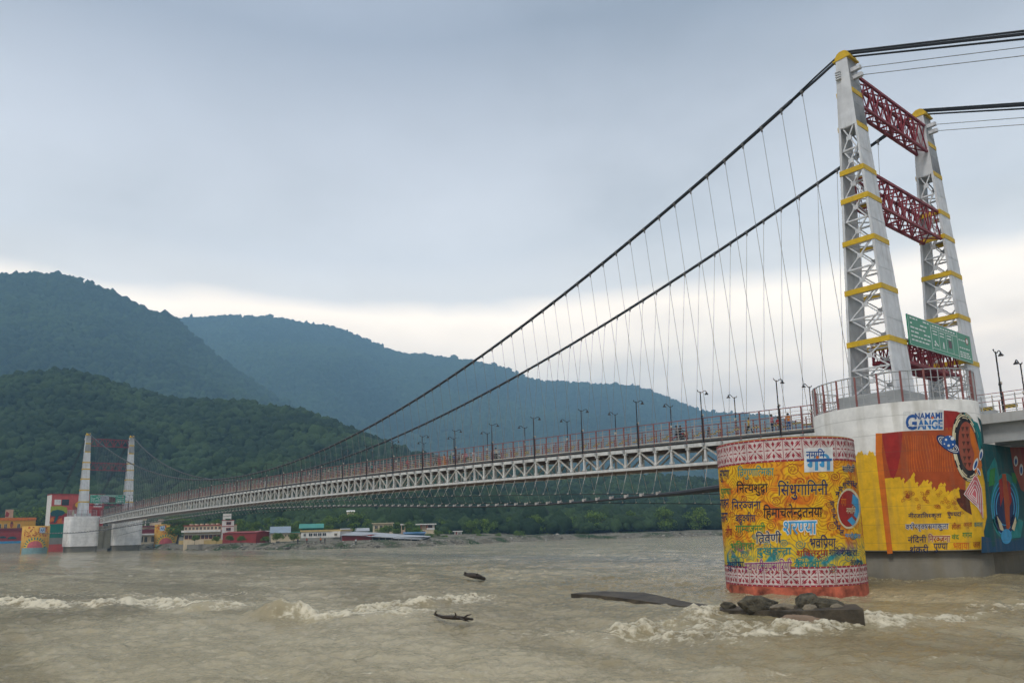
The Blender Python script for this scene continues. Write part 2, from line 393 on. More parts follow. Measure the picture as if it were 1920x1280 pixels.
# ------------------------------------------------------------------ river water
def water_mat():
    m = bpy.data.materials.new('muddy_water'); m.use_nodes = True; t = NT(m.node_tree); b = t.n['Principled BSDF']
    b.inputs['IOR'].default_value = 1.33; b.inputs['Specular IOR Level'].default_value = .5
    g = t.add('ShaderNodeNewGeometry'); at = t.add('ShaderNodeAttribute'); at.attribute_name = 'foam'
    big = t.add('ShaderNodeTexNoise'); big.inputs['Scale'].default_value = .11; big.inputs['Detail'].default_value = 7; big.inputs['Distortion'].default_value = 1.0; bmp = t.add('ShaderNodeMapping'); bmp.inputs['Rotation'].default_value = (0, 0, .5); bmp.inputs['Scale'].default_value = (.35, 1.3, 1.); t.link(g.outputs['Position'], bmp.inputs[0]); t.link(bmp.outputs[0], big.inputs['Vector'])
    med = t.add('ShaderNodeTexNoise'); med.inputs['Scale'].default_value = .7; med.inputs['Detail'].default_value = 9; med.inputs['Roughness'].default_value = .62; med.inputs['Distortion'].default_value = .6; t.link(g.outputs['Position'], med.inputs['Vector'])
    fin = t.add('ShaderNodeTexNoise'); fin.inputs['Scale'].default_value = 3.2; fin.inputs['Detail'].default_value = 8; fin.inputs['Roughness'].default_value = .7; t.link(g.outputs['Position'], fin.inputs['Vector'])
    mud = t.ramp(big.outputs[0], [(.32, (.20, .158, .080)), (.5, (.29, .235, .130)), (.66, (.40, .335, .205))])
    fo = t.math('ADD', at.outputs['Fac'], t.math('MULTIPLY', t.math('SUBTRACT', fin.outputs[0], .54), 2.6))
    fm = t.ramp(fo, [(.22, 0.), (.45, .35), (.75, 1.)])
    c = t.mix(t.math('MULTIPLY', fm, .92), mud, (.70, .62, .46, 1))
    t.link(c, b.inputs['Base Color'])
    t.link(t.ramp(fm, [(0, .10), (1, .7)]), b.inputs['Roughness'])
    h = t.math('ADD', t.math('MULTIPLY', med.outputs[0], .75), t.math('MULTIPLY', fin.outputs[0], .20))
    bp = t.add('ShaderNodeBump'); bp.inputs['Strength'].default_value = .62; bp.inputs['Distance'].default_value = .6
    t.link(h, bp.inputs['Height']); t.link(bp.outputs[0], b.inputs['Normal']); return m
M_WATER = water_mat()
# foam / standing waves: (photo px list, half width m, height m, foam strength)
def wp(px, py): return at_plane(px, py, 2, .1)[:2]
RAPIDS = [([(-60, 1128), (60, 1130), (180, 1128), (300, 1124), (430, 1130)], .75, .34, 1.25),
          ([(-40, 1118), (150, 1116), (330, 1112)], .9, .14, .55),
          ([(300, 1120), (380, 1112), (450, 1108)], .8, .16, .6),
          ([(575, 1150), (640, 1150), (700, 1148), (770, 1146)], .6, .26, 1.1),
          ([(690, 1142), (760, 1134), (830, 1128), (900, 1120)], .8, .28, 1.05),
          ([(560, 1132), (640, 1138), (700, 1140)], .8, .10, .5),
          ([(1150, 1180), (1230, 1172), (1290, 1164), (1340, 1150)], .6, .24, .85),
          ([(1290, 1150), (1310, 1142), (1340, 1140)], .5, .2, .8),
          ([(1200, 1178), (1300, 1190), (1400, 1194), (1500, 1184), (1600, 1174), (1700, 1166), (1790, 1160)], .6, .22, .95),
          ([(1330, 1172), (1430, 1178), (1530, 1172), (1620, 1164)], .7, .18, .85),
          ([(1180, 1170), (1090, 1176), (980, 1178)], .7, .08, .5), ([(1260, 1182), (1380, 1186), (1500, 1178)], 1.1, .06, .6),
          ([(1840, 1140), (1900, 1130), (1990, 1120)], .7, .16, .7), ([(1780, 1158), (1860, 1150), (1960, 1150)], .5, .1, .6),
          ([(1655, 1110), (1760, 1120), (1900, 1118)], .8, .10, .3), ([(1000, 1090), (1100, 1080), (1200, 1085)], 1.2, .1, .22), ([(450, 1252), (700, 1262), (900, 1250)], .25, .05, .3), ([(1200, 1240), (1500, 1262), (1800, 1240)], .3, .05, .3)]
DOMES = [((536, 1150), 1.4, .8, .80, .45), ((390, 1132), 1.9, .8, .28, .1), ((1300, 1158), .9, .5, .3, .7), ((800, 1132), 1.1, .6, .3, .6)]   # px, half width, half depth, height, foam
def seg_dist(x, y, P):
    d = np.full(x.shape, 1e9)
    for (ax, ay), (bx, by) in zip(P[:-1], P[1:]):
        dx, dy = bx-ax, by-ay; t = np.clip(((x-ax)*dx+(y-ay)*dy)/(dx*dx+dy*dy), 0, 1)
        d = np.minimum(d, np.hypot(x-ax-t*dx, y-ay-t*dy))
    return d
def water_patch(azs, rs):
    A, Rr = np.meshgrid(azs, rs); x, y = polar(A, Rr)
    amp = np.clip(1.2-Rr/260, .25, 1)
    z = fbm(x*.14, y*.14, 61, 4, .5)*.7*amp+fbm(x*.62, y*.62, 62, 5, .58)*.46*amp
    foam = np.clip(fbm(x*.10, y*.10, 65, 4)*1.2-.42, 0, .3)
    for P, hw, ht, fs in RAPIDS:
        P = [wp(*p) for p in P]
        wob = fbm(x*.5, y*.5, 70, 3)*1.6
        d = seg_dist(x+wob, y+wob*.7, P); g = np.exp(-(d/hw)**2)
        n = fbm(x*1.5, y*1.5, 66, 6, .68)
        z = z+ht*g*(.7+n*2.4); foam = np.maximum(foam, fs*np.exp(-(d/(hw*2.1))**2)*(.60+n*1.9))
    view = np.array([-math.sin(YAW), math.cos(YAW)])
    for pc, hw, hd, ht, fs in DOMES:
        cx, cy = wp(*pc); dx, dy = x-cx, y-cy; vd = np.array([cx-CO[0], cy-CO[1]]); vd /= np.linalg.norm(vd)
        a_ = dx*vd[1]-dy*vd[0]; b_ = dx*vd[0]+dy*vd[1]; g = np.exp(-(a_/hw)**2-(b_/hd)**2)
        z = z+ht*g*(1+fbm(x*1.8, y*1.8, 71, 4)*.5); foam = np.maximum(foam, fs*np.exp(-((a_-.4*hw)/(hw*1.2))**2-((b_-.6)/(hd*1.3))**2))
    for bx, by, br, bs in [(.42, -21.1, 3.95, .3), (.3, -6.1, 5.2, .3)]:
        d = np.hypot(x-bx, y-by)-br; foam = np.maximum(foam, bs*np.exp(-(np.clip(d, 0, 9)/.7)**2))
    return np.stack([x, y, z], -1).reshape(-1, 3), foam.ravel(), A.shape
rs = np.concatenate([np.geomspace(9, 120, 560), np.geomspace(121, 470, 130)])
V, fo, sh = water_patch(np.linspace(-98, 4, 900), rs); Fq = grid_faces(*sh)
V2, fo2, sh2 = water_patch(np.linspace(4, 262, 90), np.geomspace(9, 470, 60))
Vc, foc = np.concatenate([V, V2]), np.concatenate([fo, fo2]); Fa = np.concatenate([Fq, grid_faces(*sh2)+len(V)])
# closing disc under the camera and the wide sheet out to the hills
ring = [polar(a, 9.) for a in np.linspace(0, 360, 49)[:-1]]; k0 = len(Vc)
Vc = np.concatenate([Vc, np.array([[x, y, -.05] for x, y in ring])]); foc = np.concatenate([foc, np.zeros(48)])
Fa = np.concatenate([Fa, np.array([[k0+i, k0+i+1, k0+46-i, k0+47-i] for i in range(0, 23)])])
outer = np.array([[*polar(a, r), -.35] for r in (466., 3150.) for a in np.linspace(0, 360, 97)]); k0 = len(Vc)
Vc = np.concatenate([Vc, outer]); foc = np.concatenate([foc, np.zeros(len(outer))]); Fa = np.concatenate([Fa, grid_faces(2, 97)+k0])
wo = np_mesh('river_water', Vc, Fa, M_WATER); tag(wo, kind='structure')
wo.data.attributes.new('foam', 'FLOAT', 'POINT').data.foreach_set('value', foc.astype(np.float32))

# ------------------------------------------------------------------ haze
hz = MB(); hz.box(-3250, 3250, -3250, 3250, -4, 880)
mh = bpy.data.materials.new('haze_air'); mh.use_nodes = True; mh.node_tree.nodes.clear(); t = NT(mh.node_tree)
o_ = t.add('ShaderNodeOutputMaterial'); pv = t.add('ShaderNodeVolumePrincipled'); pv.inputs['Density'].default_value = .00042
pv.inputs['Color'].default_value = (.36, .68, 1.0, 1); pv.inputs['Anisotropy'].default_value = .0
t.link(pv.outputs[0], o_.inputs['Volume'])
ho = hz.build('haze', mh); tag(ho, kind='stuff')

# ================================================================== THE BRIDGE
XF = -273.7; XM = -136.6
WHITE = mat('white_steel', (.60, .61, .62), .5, .14, 1.1, .06, streak=.30)
GREYST = mat('galvanised_steel', (.36, .37, .37), .5, .12, 1.2)
DARKST = mat('dark_cable', (.028, .030, .034), .5, .15, 2.)
WIRE = mat('hanger_wire', (.20, .21, .22), .45, .05, 2.)
YEL = mat('yellow_paint', (.62, .40, .015), .55, .14, 1.3, streak=.15)
MAROON = mat('maroon_steel', (.23, .018, .028), .5, .2, 1.5)
RAILRED = mat('railing_red', (.24, .095, .085), .6, .2, 1.5)
CREAM = mat('cream_paint', (.55, .50, .42), .6, .1, 2.)
BLACK = mat('black_iron', (.018, .018, .02), .45, .1, 3.)
ASPH = mat('deck_surface', (.10, .10, .10), .9, .15, 1.)
RUSTY = mat('chord_underside', (.20, .14, .11), .8, .25, .8)

TRUSSW = mat('truss_paint', (.58, .58, .56), .55, .18, 1.3, .06, streak=.25); TRUSSD = mat('truss_diagonal_paint', (.42, .40, .36), .6, .3, .5)
RAILG = mat('railing_grey', (.40, .38, .36), .55, .15, 1.5)
def sdeck(x): return max(0., 1-((x+137)/137)**2)
def zd(x): return 11.55+2.0*sdeck(x)
def zb(x): return 9.2+1.42*sdeck(x)
PITCH = 2.04
NODES = [-4.4-PITCH*k for k in range(130)]
HW = 2.6
def cab(x, s):
    q = ((x-XM)/136.6)**2; return Vector((x, s*(3.31+3.715*q), 16.53+24.19*q))

# ---------------- tower
def leg_section(zv):
    t = (zv-12.9)/(40.1-12.9); return 1.75+(.45-1.75)*t, 1.50+(.75-1.50)*t      # half widths x, y
BANDS = [36.85, 33.95, 30.25, 27.93, 24.52, 20.64, 16.65]
def make_tower(x0, toward, label):
    """toward: +1 when the river side is -x (near tower) ... lattice sides face +-y"""
    root = thing('bridge_tower', label, 'bridge tower', (x0, 0, 11.9), group='towers of the suspension bridge')
    for sy in (-1, 1):
        yc = sy*7.03
        pl = MB(); pl.box(x0-2.3, x0+2.3, yc-2.2, yc+2.2, 11.86, 12.95); pl.build('plinth', mat('plinth_concrete', (.36, .37, .37), .85, .12, 1., .1), root, bevel=.05)
        L = MB()
        for sx in (-1, 1):                                   # two solid plates across the bridge axis, with flanges
            rows = []
            for z in np.linspace(12.9, 40.1, 9):
                hx, hy = leg_section(z); rows.append((z, hx, hy))
            for (z0, a0, b0), (z1, a1, b1) in zip(rows[:-1], rows[1:]):
                for (i0, o0, i1, o1, w0, w1) in [(a0-.14, a0, a1-.14, a1, b0, b1)]:
                    v = [(x0+sx*i0, yc-w0, z0), (x0+sx*o0, yc-w0, z0), (x0+sx*o0, yc+w0, z0), (x0+sx*i0, yc+w0, z0),
                         (x0+sx*i1, yc-w1, z1), (x0+sx*o1, yc-w1, z1), (x0+sx*o1, yc+w1, z1), (x0+sx*i1, yc+w1, z1)]
                    L.add(v, [(0, 3, 2, 1), (4, 5, 6, 7), (0, 1, 5, 4), (1, 2, 6, 5), (2, 3, 7, 6), (3, 0, 4, 7)])
                for f in (-1, 1):                            # corner flanges on the lattice sides
                    L.bar((x0+sx*(a0-.1), yc+f*(b0-.02), z0), (x0+sx*(a1-.1), yc+f*(b1-.02), z1), .17, .05, (0, 1, 0))
        a0, b0 = leg_section(34.2); a1, b1 = leg_section(40.1)
        L.loft([[(x0-a0, yc-b0-.02, 34.2), (x0+a0, yc-b0-.02, 34.2), (x0+a0, yc+b0+.02, 34.2), (x0-a0, yc+b0+.02, 34.2)],
                [(x0-a1, yc-b1-.02, 40.1), (x0+a1, yc-b1-.02, 40.1), (x0+a1, yc+b1+.02, 40.1), (x0-a1, yc+b1+.02, 40.1)]])
        # plate joints
        for z in np.arange(14.6, 40, 1.95):
            hx, hy = leg_section(z)
            for sx in (-1, 1): L.box(x0+sx*(hx+.003)-.012, x0+sx*(hx+.003)+.012, yc-hy, yc+hy, z, z+.035)
        leg = L.build('leg', WHITE, root)
        lt = MB()                                            # X lattice on both lateral faces + internal diaphragms
        zs = list(np.linspace(13.0, 34.2, 12))
        for z0, z1 in zip(zs[:-1], zs[1:]):
            for f in (-1, 1):
                A0, B0 = leg_section(z0); A1, B1 = leg_section(z1); i0, i1 = A0-.3, A1-.3; y0, y1 = yc+f*(B0-.07), yc+f*(B1-.07)
                lt.bar((x0-i0, y0, z0), (x0+i1, y1, z1), .10, .07, (0, 1, 0)); lt.bar((x0+i0, y0-.05*f, z0), (x0-i1, y1-.05*f, z1), .10, .07, (0, 1, 0))
                zm = (z0+z1)/2; ym = (y0+y1)/2
                lt.box(x0-.2, x0+.2, ym-.03, ym+.03, zm-.17, zm+.17)
                lt.bar((x0-i1, y1, z1), (x0+i1, y1, z1), .13, .12)
            for sx in (-1, 1): lt.bar((x0+sx*(leg_section(z1)[0]-.2), yc-leg_section(z1)[1]+.1, z1), (x0+sx*(leg_section(z1)[0]-.2), yc+leg_section(z1)[1]-.1, z1), .08)
            lt.bar((x0-leg_section(z1)[0]+.2, yc-leg_section(z1)[1]+.15, z1), (x0+leg_section(z1)[0]-.2, yc+leg_section(z1)[1]-.15, z1), .08)
        lt.build('lattice', WHITE, leg)
        for zz_ in BANDS:
            hx, hy = leg_section(zz_+.25); bb = MB(); e = .03
            x1, x2, y1, y2 = x0-hx-e, x0+hx+e, yc-hy-e, yc+hy+e
            for (p, q, u) in ((((x1, y1), (x2, y1), 0), ((x1, y2), (x2, y2), 0)) if zz_ < 32 else ()): bb.box(p[0], q[0], p[1]-.04, p[1]+.06, zz_+.05, zz_+.45)
            for xx in (x1, x2):
                b2 = bb if zz_ < 32 else MB(); b2.box(xx-.045, xx+.015 if xx > x0 else xx+.045, y1+.061, y2-.041, zz_+.05, zz_+.45)
                if zz_ >= 32: b2.build('yellow_band', YEL, leg)
            if zz_ < 32: bb.build('yellow_band', YEL, leg)
        sa = MB(); pr = [(-.62, 0), (.62, 0), (.58, .25), (.42, .52), (.18, .66), (-.18, .66), (-.42, .52), (-.58, .25)]
        for y0_, y1_ in ((-.62, -.38), (.38, .62)):
            sa.add([(x0+a, yc+y0_, 40.1+c) for a, c in pr]+[(x0+a, yc+y1_, 40.1+c) for a, c in pr],
                   [tuple(range(8)), tuple(reversed(range(8, 16)))]+[(i, i+8, (i+1) % 8+8, (i+1) % 8) for i in range(8)])
        sa.box(x0-.56, x0+.56, yc-.378, yc+.378, 40.102, 40.42); sa.box(x0-.68, x0+.68, yc-.82, yc+.82, 39.98, 40.098)
        sa.build('saddle', YEL, root)
        an = MB()                                            # guy wire anchor blocks near the top
        for z_, o_ in ((38.9, .0), (38.35, .5)):
            an.box(x0+toward*.5-.35, x0+toward*.5+.75*1.0, yc-.2+o_*.4-.3, yc+.12+o_*.4-.3, z_-.16, z_+.16)
        for i in range(4): an.box(x0-.5, x0-.1, yc-1.05, yc-.77, 38.3+i*.2, 38.38+i*.2)
        an.build('anchor_block', WHITE, root)
    for zlo, zhi, nb_ in ((36.4, 38.9, 5), (28.0, 30.5, 5), (15.7, 17.4, 6)):
        cb = MB(); hx, hy = leg_section((zlo+zhi)/2); ya = 7.03-hy+.06; d = min(hx*.75, 1.0)
        for xx in (x0-d, x0+d):
            for z in (zlo, zhi): cb.bar((xx, -ya, z), (xx, ya, z), .2, .2)
            for i in range(nb_):
                a = -ya+2*ya*i/nb_; b_ = -ya+2*ya*(i+1)/nb_; m_ = (a+b_)/2
                cb.bar((xx, a, zlo), (xx, m_, zhi), .10, .09, (1, 0, 0)); cb.bar((xx, m_, zhi), (xx, b_, zlo), .10, .09, (1, 0, 0))
                if x0 > -100: cb.bar((xx, a, zhi), (xx, m_, zlo), .06, .05, (1, 0, 0)); cb.bar((xx, m_, zlo), (xx, b_, zhi), .06, .05, (1, 0, 0))
                cb.bar((xx, a, zlo), (xx, a, zhi), .1)
        for z in (zlo, zhi):
            for i in range(nb_):
                a = -ya+2*ya*i/nb_; b_ = -ya+2*ya*(i+1)/nb_
                cb.bar((x0-d, a, z), (x0+d, b_, z), .1, .08); cb.bar((x0+d, a, z), (x0-d, b_, z), .1, .08); cb.bar((x0-d, a, z), (x0+d, a, z), .12)
        if zlo < 20: cb.box(x0-d+.11, x0+d-.11, -ya, ya, zlo+.1, zlo+.2)
        cb.build('cross_beam', MAROON, root)
    return root
make_tower(.45, 1, 'tall white lattice tower with yellow bands standing on the painted pier')
make_tower(XF, -1, 'distant white tower with yellow bands on the plain white pier across the river')

# ---------------- main cables, hangers, backstays
for s, nm in ((-1, 'thick dark suspension cable hanging from the left saddle of the near tower'), (1, 'thick dark suspension cable hanging from the right saddle of the near tower')):
    root = thing('main_cable', nm, 'bridge cable', (XM, s*3.3, 16.5), group='main cables of the suspension bridge')
    xs_ = [XF+.2]+list(np.linspace(-270, -4.5, 150)); b = MB(); b.tube([cab(x, s) for x in xs_], .165, 8)
    for o_y, o_z in ((-.14, .07), (.14, .07), (0, -.14)):
        b.tube([cab(-4.5, s)+Vector((0, o_y*.4, o_z*.4)), cab(-2.2, s)+Vector((0, o_y, o_z)), cab(.45, s)+Vector((0, o_y, o_z))], .075, 6)
    b.build('cable', DARKST, root, smooth=True)
    def mk_h(x):
        def f(b):
            p = cab(x, s); q = Vector((x, s*2.95, zd(x)-.25)); b.tube([p, q], .022, 4)
        return f
    def mk_c(x):
        def f(b):
            p = cab(x, s); d = (cab(x+.2, s)-cab(x-.2, s)).normalized()
            b.tube([p-d*.11, p+d*.11], .185, 8); b.box(p.x-.06, p.x+.06, p.y-.05, p.y+.05, p.z-.42, p.z-.12)
        return f
    xn = [x for x in NODES if x < -5 or True]
    capped([mk_h(x+.9) for x in xn], 'hanger', WIRE, root); capped([mk_c(x+.9) for x in xn], 'clamp', mat('cable_clamp', (.16, .16, .16), .6, .2, 2.), root)
for (xt, dirx, slope, lab) in ((.45, 1, (.40, .38), 'near'), (XF, -1, (.45, .45), 'far')):
    for s in (-1, 1):
        m_ = slope[0] if s < 0 else slope[1]
        side = 'left' if s < 0 else 'right'
        L = 66
        r_ = thing('backstay_cable', f'bundle of dark backstay cables leaving the {side} saddle of the {lab} tower', 'bridge cable', (xt, s*7.03, 40.7), group='backstay cables of the towers')
        for k, (oy, oz) in enumerate(((-.2, .12), (.2, .14), (-.1, -.06), (.14, -.22))):
            b = MB(); b.tube([(xt, s*7.03+oy, 40.75+oz), (xt+dirx*L*.5, s*7.03+oy*1.3, 40.75+oz*1.6-m_*L*.5-.35), (xt+dirx*L, s*7.03+oy, 40.75+oz-m_*L)], .075, 6); b.build('strand', DARKST, r_)
        if lab == 'near':
            g_ = thing('guy_wire', f'pair of thin wires leaving the {side} leg of the near tower just under its saddle', 'wire', (xt, s*7.03, 38.6), group='guy wires of the near tower')
            for oz in (0, -.55):
                b = MB(); b.tube([(xt+1.1, s*7.03-.25+(.2 if oz else 0), 38.9+oz), (xt+L, s*7.03, 38.9+oz-(m_-.03)*L)], .03, 5); b.build('strand', WIRE, g_)

# ---------------- wind cables under the deck
def zwind(x): return float(np.interp(abs(x+137), [0, 12, 22, 34, 46, 63, 80, 94, 107, 116, 127, 134], [9.3, 9.2, 9.0, 8.72, 8.4, 7.8, 7.05, 6.55, 6.22, 6.2, 6.28, 6.5]))
for y0, nm, near in ((-1, 'thick dark cable with pale clamps bowing out under the deck to the near painted drum', True), (-3.4, 'thin dark cable hanging from white rods below the near edge of the deck', False), (3.4, 'thin dark cable hanging from white rods below the far edge of the deck', False)):
    root = thing('wind_cable', nm, 'bridge cable', (XM, y0, 9), group='wind cables under the deck')
    if near: fc = lambda x: Vector((x, -(3.3+17.1*((x+137)/137)**2), zwind(x)))
    else: fc = lambda x, y0=y0: Vector((x, y0, (9.85-4.05*((x+137)/137)**2) if y0 < 0 else 9.0-4.2*((x+137)/137)**2))
    b = MB(); b.tube([fc(x) for x in np.linspace(-270, -3.6 if near else -6, 90)], .11 if near else .05, 6); b.build('cable', DARKST, root)
    if near:
        b = MB(); b.tube([fc(x)+Vector((0, 0, .0)) for x in np.linspace(-14, -3.6, 14)], [.12+.012*k for k in range(14)], 8); b.build('sleeve', DARKST, root)
    xs_ = NODES[4:128]
    def mk_t(x, fc=fc, y0=y0):
        def f(b):
            q = Vector((x, (-2.45 if y0 < 0 else 2.45), zb(x)+.1)); p = fc(x)
            b.tube([q, q.lerp(p, .5)], .04, 4); b.tube([q.lerp(p, .5), p], .016, 4)
        return f
    def mk_k(x, fc=fc, near=near):
        def f(b):
            p = fc(x); k = 1. if near else .5; b.box(p.x-.12*k, p.x+.12*k, p.y-.14*k, p.y+.14*k, p.z+.02, p.z+.26*k); b.bar(p, p+Vector((.0, .25*k, .3*k)), .07*k)
        return f
    if not near: capped([mk_t(x) for x in xs_], 'tie_rod', RAILG, root)
    capped([mk_k(x) for x in xs_], 'clamp', RAILG, root)

# ---------------- deck with its stiffening trusses
deck = thing('bridge_deck', 'long arched white truss deck of the suspension bridge spanning the brown river', 'bridge deck', (XM, 0, 12))
fl = MB(); xs_ = list(np.linspace(-268.4, -4.3, 100))
for i, x in enumerate(xs_): fl.v += [(x, -HW-.15, zd(x)-.02), (x, HW+.15, zd(x)-.02), (x, HW+.15, zd(x)-.2), (x, -HW-.15, zd(x)-.2)]
for i in range(99):
    k = i*4
    for a, c in ((0, 1), (1, 2), (2, 3), (3, 0)): fl.f.append((k+a, k+4+a, k+4+c, k+c))
fl.f += [(0, 1, 2, 3), (399, 398, 397, 396)]
fl.build('walkway', ASPH, deck)
NB = NODES
for s in (-1, 1):
    y = s*HW
    tcd = MB(); bcd = MB()
    for xa, xb in zip(NB[:-1], NB[1:]):
        tcd.bar((xa, y, zd(xa)-.52), (xb, y, zd(xb)-.52), .30, .36); bcd.bar((xa, y, zb(xa)+.16), (xb, y, zb(xb)+.16), .32, .28)
    tcd.build('top_chord', TRUSSW, deck); bcd.build('bottom_chord', TRUSSW, deck)
    def mk_v(x, y=y):
        def f(b):
            b.bar((x, y, zb(x)+.31), (x, y, zd(x)-.71), .20, .22, (0, 1, 0))
            b.box(x-.2, x+.2, y-.17, y+.17, zb(x)+.37, zb(x)+.55); b.box(x-.2, x+.2, y-.17, y+.17, zd(x)-.92, zd(x)-.725)
        return f
    capped([mk_v(x) for x in NB], 'truss_post', TRUSSW, deck)
    def mk_d(i, y=y):
        def f(b):
            xa, xb = NB[i], NB[i+1]
            if i % 2 == 0: b.bar((xa, y, zb(xa)+.4), (xb, y, zd(xb)-.75), .13, .15, (0, 1, 0))
            else: b.bar((xa, y, zd(xa)-.75), (xb, y, zb(xb)+.4), .13, .15, (0, 1, 0))
        return f
    capped([mk_d(i) for i in range(129)], 'truss_diagonal', TRUSSD, deck)
    def mk_o(x, y=y, s=s):
        def f(b): b.box(x-.1, x+.1, min(y+s*.152, y+s*.42), max(y+s*.152, y+s*.42), zd(x)-.62, zd(x)-.36)
        return f
    capped([mk_o(x) for x in NB], 'hanger_bracket', GREYST, deck)
def mk_x(i):
    def f(b):
        x = NB[i]; b.bar((x, -HW+.15, zb(x)+.15), (x, HW-.15, zb(x)+.15), .2, .25); b.bar((x, -HW+.15, zd(x)-.5), (x, HW-.15, zd(x)-.5), .18, .36)
        if i < 129:
            x2 = NB[i+1]; b.bar((x, -HW+.15, zb(x)+.06), (x2, HW-.15, zb(x2)+.06), .12, .1); b.bar((x, HW-.15, zb(x)+.08), (x2, -HW+.15, zb(x2)+.08), .12, .1)
    return f
capped([mk_x(i) for i in range(130)], 'cross_brace', RUSTY, deck)

# ---------------- railings along the deck
for s, nm in ((-1, 'long red posted railing along the near edge of the bridge deck'), (1, 'long red posted railing along the far edge of the bridge deck')):
    root = thing('deck_railing', nm, 'railing', (XM, s*2.68, 13), group='railings of the bridge deck')
    y = s*(HW+.08)
    def mk_p(x, y=y):
        def f(b): b.box(x-.05, x+.05, y-.06, y+.06, zd(x)-.3, zd(x)+2.05)
        return f
    capped([mk_p(x) for x in NB], 'post', RAILRED, root)
    def mk_m(x, y=y):
        def f(b): b.box(x-.025, x+.025, y-.025, y+.025, zd(x)-.02, zd(x)+2.0)
        return f
    capped([mk_m(x-PITCH/2) for x in NB[:-1]], 'baluster', RAILG, root)
    for h, m_, w in ((2.03, RAILRED, .07), (1.66, RAILG, .03), (1.38, RAILG, .03), (1.12, RAILG, .04), (.86, RAILG, .03), (.6, RAILG, .03), (.34, RAILG, .03), (.06, CREAM, .09)):
        b = MB()
        for xa, xb in zip(NB[:-1], NB[1:]): b.bar((xa, y, zd(xa)+h), (xb, y, zd(xb)+h), w, w)
        b.build('rail', m_, root)

# ---------------- barriers between the lanes
def chevron_mat():
    m = bpy.data.materials.new('chevron_plate'); m.use_nodes = True; t = NT(m.node_tree); b = t.n['Principled BSDF']; b.inputs['Roughness'].default_value = .5
    g = t.add('ShaderNodeNewGeometry'); sp = t.add('ShaderNodeSeparateXYZ'); t.link(g.outputs['Position'], sp.inputs[0])
    v = t.math('ADD', sp.outputs[0], t.math('ABSOLUTE', t.math('SUBTRACT', t.math('FRACT', t.math('MULTIPLY', sp.outputs[2], 2.)), .5)))
    st = t.math('GREATER_THAN', t.math('FRACT', t.math('MULTIPLY', v, 3.2)), .55)
    t.link(t.mix(st, (.52, .36, .05, 1), (.03, .03, .03, 1)), b.inputs['Base Color']); return m
CHEV = chevron_mat()
for s, nm in ((-1, 'low red barrier with chevron plates along the near lane of the bridge deck'), (1, 'low red barrier with chevron plates along the far lane of the bridge deck')):
    root = thing('lane_barrier', nm, 'barrier', (XM, s*.9, 12.5), group='lane barriers on the bridge deck')
    y = s*.9
    def mk_p(x, y=y):
        def f(b): b.box(x-.04, x+.04, y-.04, y+.04, zd(x)-.02, zd(x)+1.35)
        return f
    capped([mk_p(x-.6) for x in NB[:-1]], 'post', RAILRED, root)
    def mk_c(x, y=y):
        def f(b): b.box(x-.42, x+.42, y-.06, y-.042, zd(x)+.74, zd(x)+.92)
        return f
    capped([mk_c(x-1.5) for i, x in enumerate(NB[:-1])], 'chevron_plate', CHEV, root)
    for h in (.45, 1.05):
        b = MB()
        for xa, xb in zip(NB[:-1], NB[1:]): b.bar((xa, y, zd(xa)+h), (xb, y, zd(xb)+h), .035, .035)
        b.build('rail', RAILRED, root)

# ---------------- street lamps
def make_lamp(inward):
    r_ = thing('street_lamp', 'lamp', 'street lamp', (0, 0, 0)); i = inward
    b = MB(); b.tube([(0, 0, -.3), (0, 0, 2.2)], .075, 8); b.tube([(0, 0, 2.2), (0, 0, 4.6)], .05, 8); b.tube([(0, 0, 2.15), (0, 0, 2.28)], .1, 8); b.build('pole', BLACK, r_, False)
    b = MB(); pts = [(0, -i*.35, 4.62), (0, -i*.22, 4.56), (0, 0, 4.5), (0, i*.25, 4.54), (0, i*.55, 4.72), (0, i*.8, 4.78), (0, i*1.0, 4.70)]
    b.tube(pts, .035, 6); b.tube([(0, -i*.35, 4.62), (0, -i*.42, 4.72)], .045, 6); b.build('arm', BLACK, r_, False)
    b = MB(); b.tube([(0, i*1.0, 4.72), (0, i*1.0, 4.6), (0, i*1.0, 4.54), (0, i*1.0, 4.42)], [.04, .06, .13, .2], 10); b.build('lamp_shade', BLACK, r_, False)
    b = MB(); b.box(-.09, .09, -i*.02-.09+i*.14, -i*.02+.09+i*.14, 2.22, 2.42); b.build('floodlight', CREAM, r_, False)
    return r_
for s in (-1, 1):
    proto = None
    for j in range(32):
        x = NODES[3+4*j]
        if proto is None: proto = o = make_lamp(-s)
        else: o = copy_tree(proto)
        o.location = (x, s*(HW+.22), zd(x)); o['group'] = 'street lamps along the bridge deck'
        o['label'] = f'black lamp post with bell shade, {ORD[j]} from the near tower along the {"near" if s < 0 else "far"} deck edge'
for x, s, z, nm in ((6.9, -1, 11.0, 'near'), (6.5, 1, 11.0, 'far')):
    o = make_lamp(-s); o.location = (x, s*(3.0 if s < 0 else 3.4), z); o['group'] = 'street lamps on the approach deck'; o['label'] = f'black lamp post on the {nm} edge of the approach deck right of the near tower'

